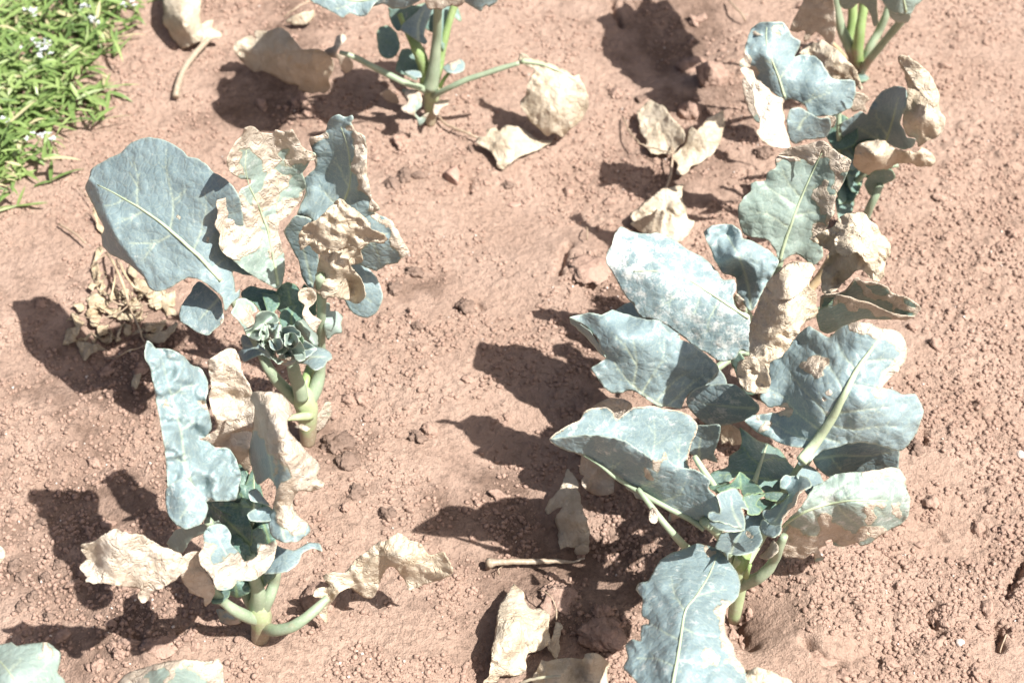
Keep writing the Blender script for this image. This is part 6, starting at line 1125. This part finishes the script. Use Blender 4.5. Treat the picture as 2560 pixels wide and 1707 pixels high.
fm, t, b = nodes_of('white petals'); b.inputs['Base Color'].default_value = (.5, .53, .53, 1); b.inputs['Roughness'].default_value = .6
FL = [(200, 85, 'white flower cluster near the top left corner'), (205, 290, 'white flower cluster left of the brightest cluster'), (290, 285, 'brightest white flower cluster in the middle of the weeds'), (285, 340, 'white flower cluster just below the brightest cluster'),
      (600, 130, 'white flower cluster at the right side of the weeds'), (560, 45, 'white flower cluster close to the top edge'), (860, 30, 'white flower cluster at the upper right tip of the weeds'), (235, 890, 'white flower cluster at the lower edge of the weeds'), (305, 885, 'small white flower cluster right of the lowest cluster'), (20, 760, 'white flower cluster at the left edge')]
for i, (x, y, lab) in enumerate(FL):
    c = at(px('F', [(x, y)]), .05)[0]
    root = empty('flower_cluster', tuple(c)); tag(root, lab, 'flower', 'white flowers among the weeds')
    g0 = float(gz(c[0], c[1]))
    SP = np.array([[c[0] + .012, c[1] + .004, g0], [c[0] + .006, c[1] + .002, (g0 + c[2]) / 2], list(c)])
    Vs, Fs = tube_mesh(SP, np.array([.0012, .0011, .001]), 6)
    mesh_obj('stem', Vs, Fs, M['greenstem'], root, tuple(c))
    for k in range(6 if i < 6 else 4):
        o_ = rg.normal(0, .006, 3) * (1, 1, .5); Vp, Tp = [], []
        for j in range(4):
            a = j * math.pi / 2 + rg.uniform(-.3, .3) + k; d = np.array([math.cos(a), math.sin(a), rg.uniform(-.2, .5)]); s = np.array([-d[1], d[0], 0])
            n0 = len(Vp); r_ = rg.uniform(.0035, .0055)
            Vp += [o_, o_ + d * r_ * .6 + s * r_ * .42, o_ + d * r_, o_ + d * r_ * .6 - s * r_ * .42]; Tp += [(n0, n0 + 1, n0 + 2, n0 + 3)]
        mesh_obj('floret', np.array(Vp) + c, Tp, fm, root, tuple(c))
CLODS = [
 ('G', 1160, 1300, 190, 215, 'brick', 'angular reddish brown stone with a flat side beside dark clods', dict(name='stone', cat='stone', facet=1, rough=.05, tall=.8, sink=.3, sub=3)),
 ('G', 775, 1050, 110, 120, 'clod', 'rounded pale clod below the stem of the rear broccoli', {}),
 ('G', 700, 1350, 80, 100, 'damp', 'dark damp clod left of a dark finger shaped clod', {}),
 ('G', 795, 1310, 90, 120, 'damp', 'upright dark damp clod touching a finger shaped clod', {}),
 ('G', 905, 1300, 110, 60, 'damp', 'dark finger shaped clod lying flat on the soil', dict(tall=1, rough=.08)),
 ('G', 1285, 1100, 50, 60, 'damp', 'small dark clod at the left end of a yellow fallen leaf', {}),
 ('G', 1555, 1370, 75, 60, 'damp', 'small dark clod below the tip of a yellow fallen leaf', {}),
 ('G', 1605, 1505, 100, 45, 'brick', 'flat pinkish stone on open soil', dict(name='stone', cat='stone', tall=.4, rough=.1)),
 ('U', 325, 1020, 110, 95, 'damp', 'brown clod alone in the open soil between the rows', {}),
 ('U', 1130, 760, 250, 230, 'clod', 'broad smooth lump of soil left of the whitish broccoli leaf', dict(tall=.22, rough=.2, sub=4, sink=.4)),
 ('J', 270, 735, 60, 40, 'clod', 'pinkish clod in the rounded shadow at the left', {}),
 ('J', 690, 1180, 80, 60, 'clod', 'pale clod in the deep shadow under the dried weed', {}),
 ('M', 110, 680, 95, 85, 'damp', 'largest dark clod at the lower left edge', {}),
 ('M', 168, 742, 85, 75, 'damp', 'dark clod just right of the largest dark clod', {}),
 ('M', 352, 752, 85, 75, 'damp', 'round dark clod left of the plant shadow', {}),
 ('M', 455, 655, 75, 65, 'damp', 'dark clod at the very edge of the plant shadow', {}),
 ('M', 262, 905, 90, 70, 'damp', 'dark crumbling clod on lit soil above the bottom left leaf', {}),
 ('M', 330, 328, 130, 60, 'damp', 'long slanting brown clod at the left of the front broccoli', dict(rot=.4, tall=.9)),
 ('M', 108, 275, 75, 65, 'damp', 'brown clod near the left edge beside the long slanting one', {}),
 ('M', 165, 975, 70, 80, 'damp', 'dusty brown clod lower left of the lit patch', {}),
 ('M', 385, 1055, 70, 60, 'damp', 'brown clod beside the shadow at the bottom left', {}),
 ('M', 1220, 1260, 300, 230, 'clod', 'large smooth lump of soil left of the front stem', dict(tall=.25, rough=.22, sub=4, sink=.4)),
 ('M', 930, 1350, 90, 75, 'clod', 'reddish rounded clod above the scorched bottom leaf', {}),
 ('M', 880, 1290, 75, 65, 'clod', 'pale rounded clod beside the reddish clod at the bottom', {}),
 ('M', 760, 1450, 90, 80, 'clod', 'crumbly clod left of the scorched bottom leaf', {}),
 ('B', 1090, 1200, 150, 130, 'clod', 'rounded pinkish clod behind the right stalk of the front left broccoli', dict(tall=.7, rough=.14)),
 ('Q', 890, 1130, 260, 250, 'clod', 'big broken lump of soil left of the lower front leaf', dict(tall=.4, rough=.35, sub=4)),
 ('Q', 900, 990, 120, 130, 'clod', 'crumbly lump sitting on a big broken lump of soil', dict(tall=.9)),
 ('Q', 570, 880, 250, 230, 'clod', 'wide shaded lump of soil right of the largest fallen leaf', dict(tall=.28, rough=.3, sub=4, sink=.4)),
 ('Q', 1920, 1160, 110, 100, 'clod', 'reddish clod right of the dry leaf margin at the bottom', {}),
 ('Q', 1850, 1130, 70, 65, 'clod', 'small pale clod tucked under the dry leaf margin', {}),
 ('Q', 530, 710, 80, 70, 'clod', 'half lit clod below the cut petiole', {}),
 ('O', 645, 275, 75, 70, 'damp', 'dark clod right of the largest broccoli leaf', {}),
 ('O', 745, 1215, 60, 90, 'clod', 'clod beside a dark pit in the lit soil at the right', {}),
 ('O', 100, 1420, 200, 130, 'clod', 'crusted crumbling clod at the bottom right', dict(tall=.5, rough=.3, sub=4)),
 ('O', 1145, 725, 70, 45, 'clod', 'flat clod near the right edge of the picture', {}),
 ('O', 480, 1480, 80, 65, 'clod', 'rounded clod on the lit soil near the bottom edge', {}),
 ('O', 985, 1520, 80, 65, 'clod', 'rounded clod near the bottom right corner', {}),
 ('O', 885, 1350, 50, 40, 'pale_stone', 'pale pebble in the lit soil at the lower right', dict(name='pebble', cat='pebble', rough=.05)),
 ('O', 1222, 305, 45, 50, 'pale_stone', 'white pebble at the right edge', dict(name='pebble', cat='pebble', rough=.05)),
 ('H', 1075, 1010, 110, 80, 'damp', 'dark clod left of the pale green leaf at the upper right', {}),
 ('H', 265, 655, 60, 50, 'damp', 'dark clod at the upper left of the fallen leaf pair', {}),
 ('H', 105, 625, 70, 90, 'clod', 'rounded clod left of the fallen leaf pair', {}),
 ('H', 610, 430, 200, 110, 'clod', 'large shaded clod in the hollow behind the fallen leaf pair', dict(tall=.7, rough=.2)),
 ('H', 720, 520, 190, 150, 'clod', 'partly sunlit clod in the hollow at the upper right', dict(tall=.9, rough=.2)),
 ('H', 590, 745, 160, 120, 'clod', 'pinkish clod wedged between the two fallen leaves', dict(tall=.9, rough=.1)),
 ('H', 670, 115, 55, 55, 'clod', 'pale round clod in the shadow at the top', {}),
 ('H', 620, 150, 80, 65, 'clod', 'brown clod beside the pale round clod at the top', {}),
 ('F', 1960, 665, 85, 80, 'clod', 'upper rounded clod in the shadow of the rear broccoli', {}),
 ('F', 2015, 725, 70, 70, 'clod', 'lower rounded clod in the shadow of the rear broccoli', {}),
 ('S', 1036, 682, 46, 30, 'damp', 'dark clod right of the back broccoli of the left row', {}),
 ('S', 985, 725, 32, 34, 'damp', 'dark crumbling clod beside the oval leaf', {}),
 ('S', 1043, 818, 24, 18, 'damp', 'tiny dark clod on the open soil between the rows', {}),
 ('S', 970, 1288, 36, 30, 'damp', 'dark clod in the open soil right of the front broccoli', {}),
 ('S', 895, 1235, 44, 34, 'damp', 'dark clod near a small pit in the soil', {}),
 ('S', 1045, 1095, 40, 30, 'damp', 'dusty dark clod between the stem and the long shadow', {}),
 ('S', 842, 1115, 70, 50, 'damp', 'dark broken clod at the foot of the back stem', dict(rough=.35)),
 ('S', 870, 1155, 50, 40, 'damp', 'dark crumbling clod below the broken clod at the stem', dict(rough=.35)),
]
for v, x, y, w_, h_, m_, lab, kw in CLODS:
    clod(v, x, y, w_, h_, m_, lab, **kw)

# many look-alike clods, each a thing
MESH_POOL = []
for k in range(10):
    V, T = clod_shape(3, 500 + k, .36, (1, .9, .7)); V = V * .007
    me = bpy.data.meshes.new('soil_clod'); me.from_pydata(V.tolist(), [], T.tolist())
    me.polygons.foreach_set('use_smooth', np.ones(len(T), bool)); me.materials.append(M['clod']); MESH_POOL.append(me)
rg = np.random.default_rng(5)
k = 0
while k < 190:
    p = np.array([[rg.uniform(0, 2560), rg.uniform(0, 1707)]])
    c = at(p, 0)[0]
    if fbm(np.array([c[0] / .22 + 4]), np.array([c[1] / .22]), 9, 3)[0] < -.15 and rg.random() < .6: continue
    r = .005 + .007 * rg.random() ** 2.5
    o = bpy.data.objects.new('soil_clod', MESH_POOL[rg.integers(10)])
    o.location = (c[0], c[1], float(gz(c[0], c[1])) + r * .05); o.scale = (r / .007, r / .007 * rg.uniform(.7, 1), r / .007 * rg.uniform(.8, 1.1)); o.rotation_euler = (rg.uniform(-.4, .4), rg.uniform(-.4, .4), rg.uniform(0, 6.28))
    col.objects.link(o)
    tag(o, 'small rounded reddish clod loose on the soil surface', 'clod', 'small loose clods on the soil'); k += 1

# uncountable crumbs
def scatter(n, lo, hi, pw, seed, mat, name, label, sub=1, zoff=.25, mask=True):
    rg = np.random.default_rng(seed)
    u = rg.uniform(-120, 2680, n * 3); w = rg.uniform(-60, 1800, n * 3)
    c = at(np.stack([u, w], 1), 0)
    keep = fbm(c[:, 0] / .22 + 4, c[:, 1] / .22, 9, 3) + 1.3 * fbm(c[:, 0] / .06, c[:, 1] / .06, 19, 2) + rg.uniform(-.6, .6, n * 3) > -.12
    c = c[keep][:n]; n = len(c)
    r = lo + (hi - lo) * rg.random(n) ** pw
    base = [clod_shape(sub, 900 + i, .3, (1, .85, .75))[0] for i in range(12)]; T = ICO[sub][1]; nv = len(base[0])
    B = np.stack([base[i] for i in rg.integers(0, 12, n)])
    th = rg.uniform(0, 6.28, n); ca, sa = np.cos(th)[:, None], np.sin(th)[:, None]
    X = B[:, :, 0] * ca - B[:, :, 1] * sa; Yv = B[:, :, 0] * sa + B[:, :, 1] * ca
    V = np.stack([X, Yv, B[:, :, 2]], 2) * r[:, None, None]
    V[:, :, 0] += c[:, 0:1]; V[:, :, 1] += c[:, 1:2]; V[:, :, 2] += (gz(c[:, 0], c[:, 1]) + r * zoff)[:, None]
    TT = (T[None] + (np.arange(n) * nv)[:, None, None]).reshape(-1, 3)
    return tag(mesh_obj(name, V.reshape(-1, 3), TT, M[mat], None, (0, 0, 0), None, False), label, None, None, 'stuff')
scatter(52000, .0008, .0046, 2.9, 41, 'clod', 'soil_crumbs', 'fine reddish soil crumbs strewn over the field')
scatter(450, .0012, .0026, 2, 42, 'pale_stone', 'grit', 'pale grit specks in the soil', zoff=.5)
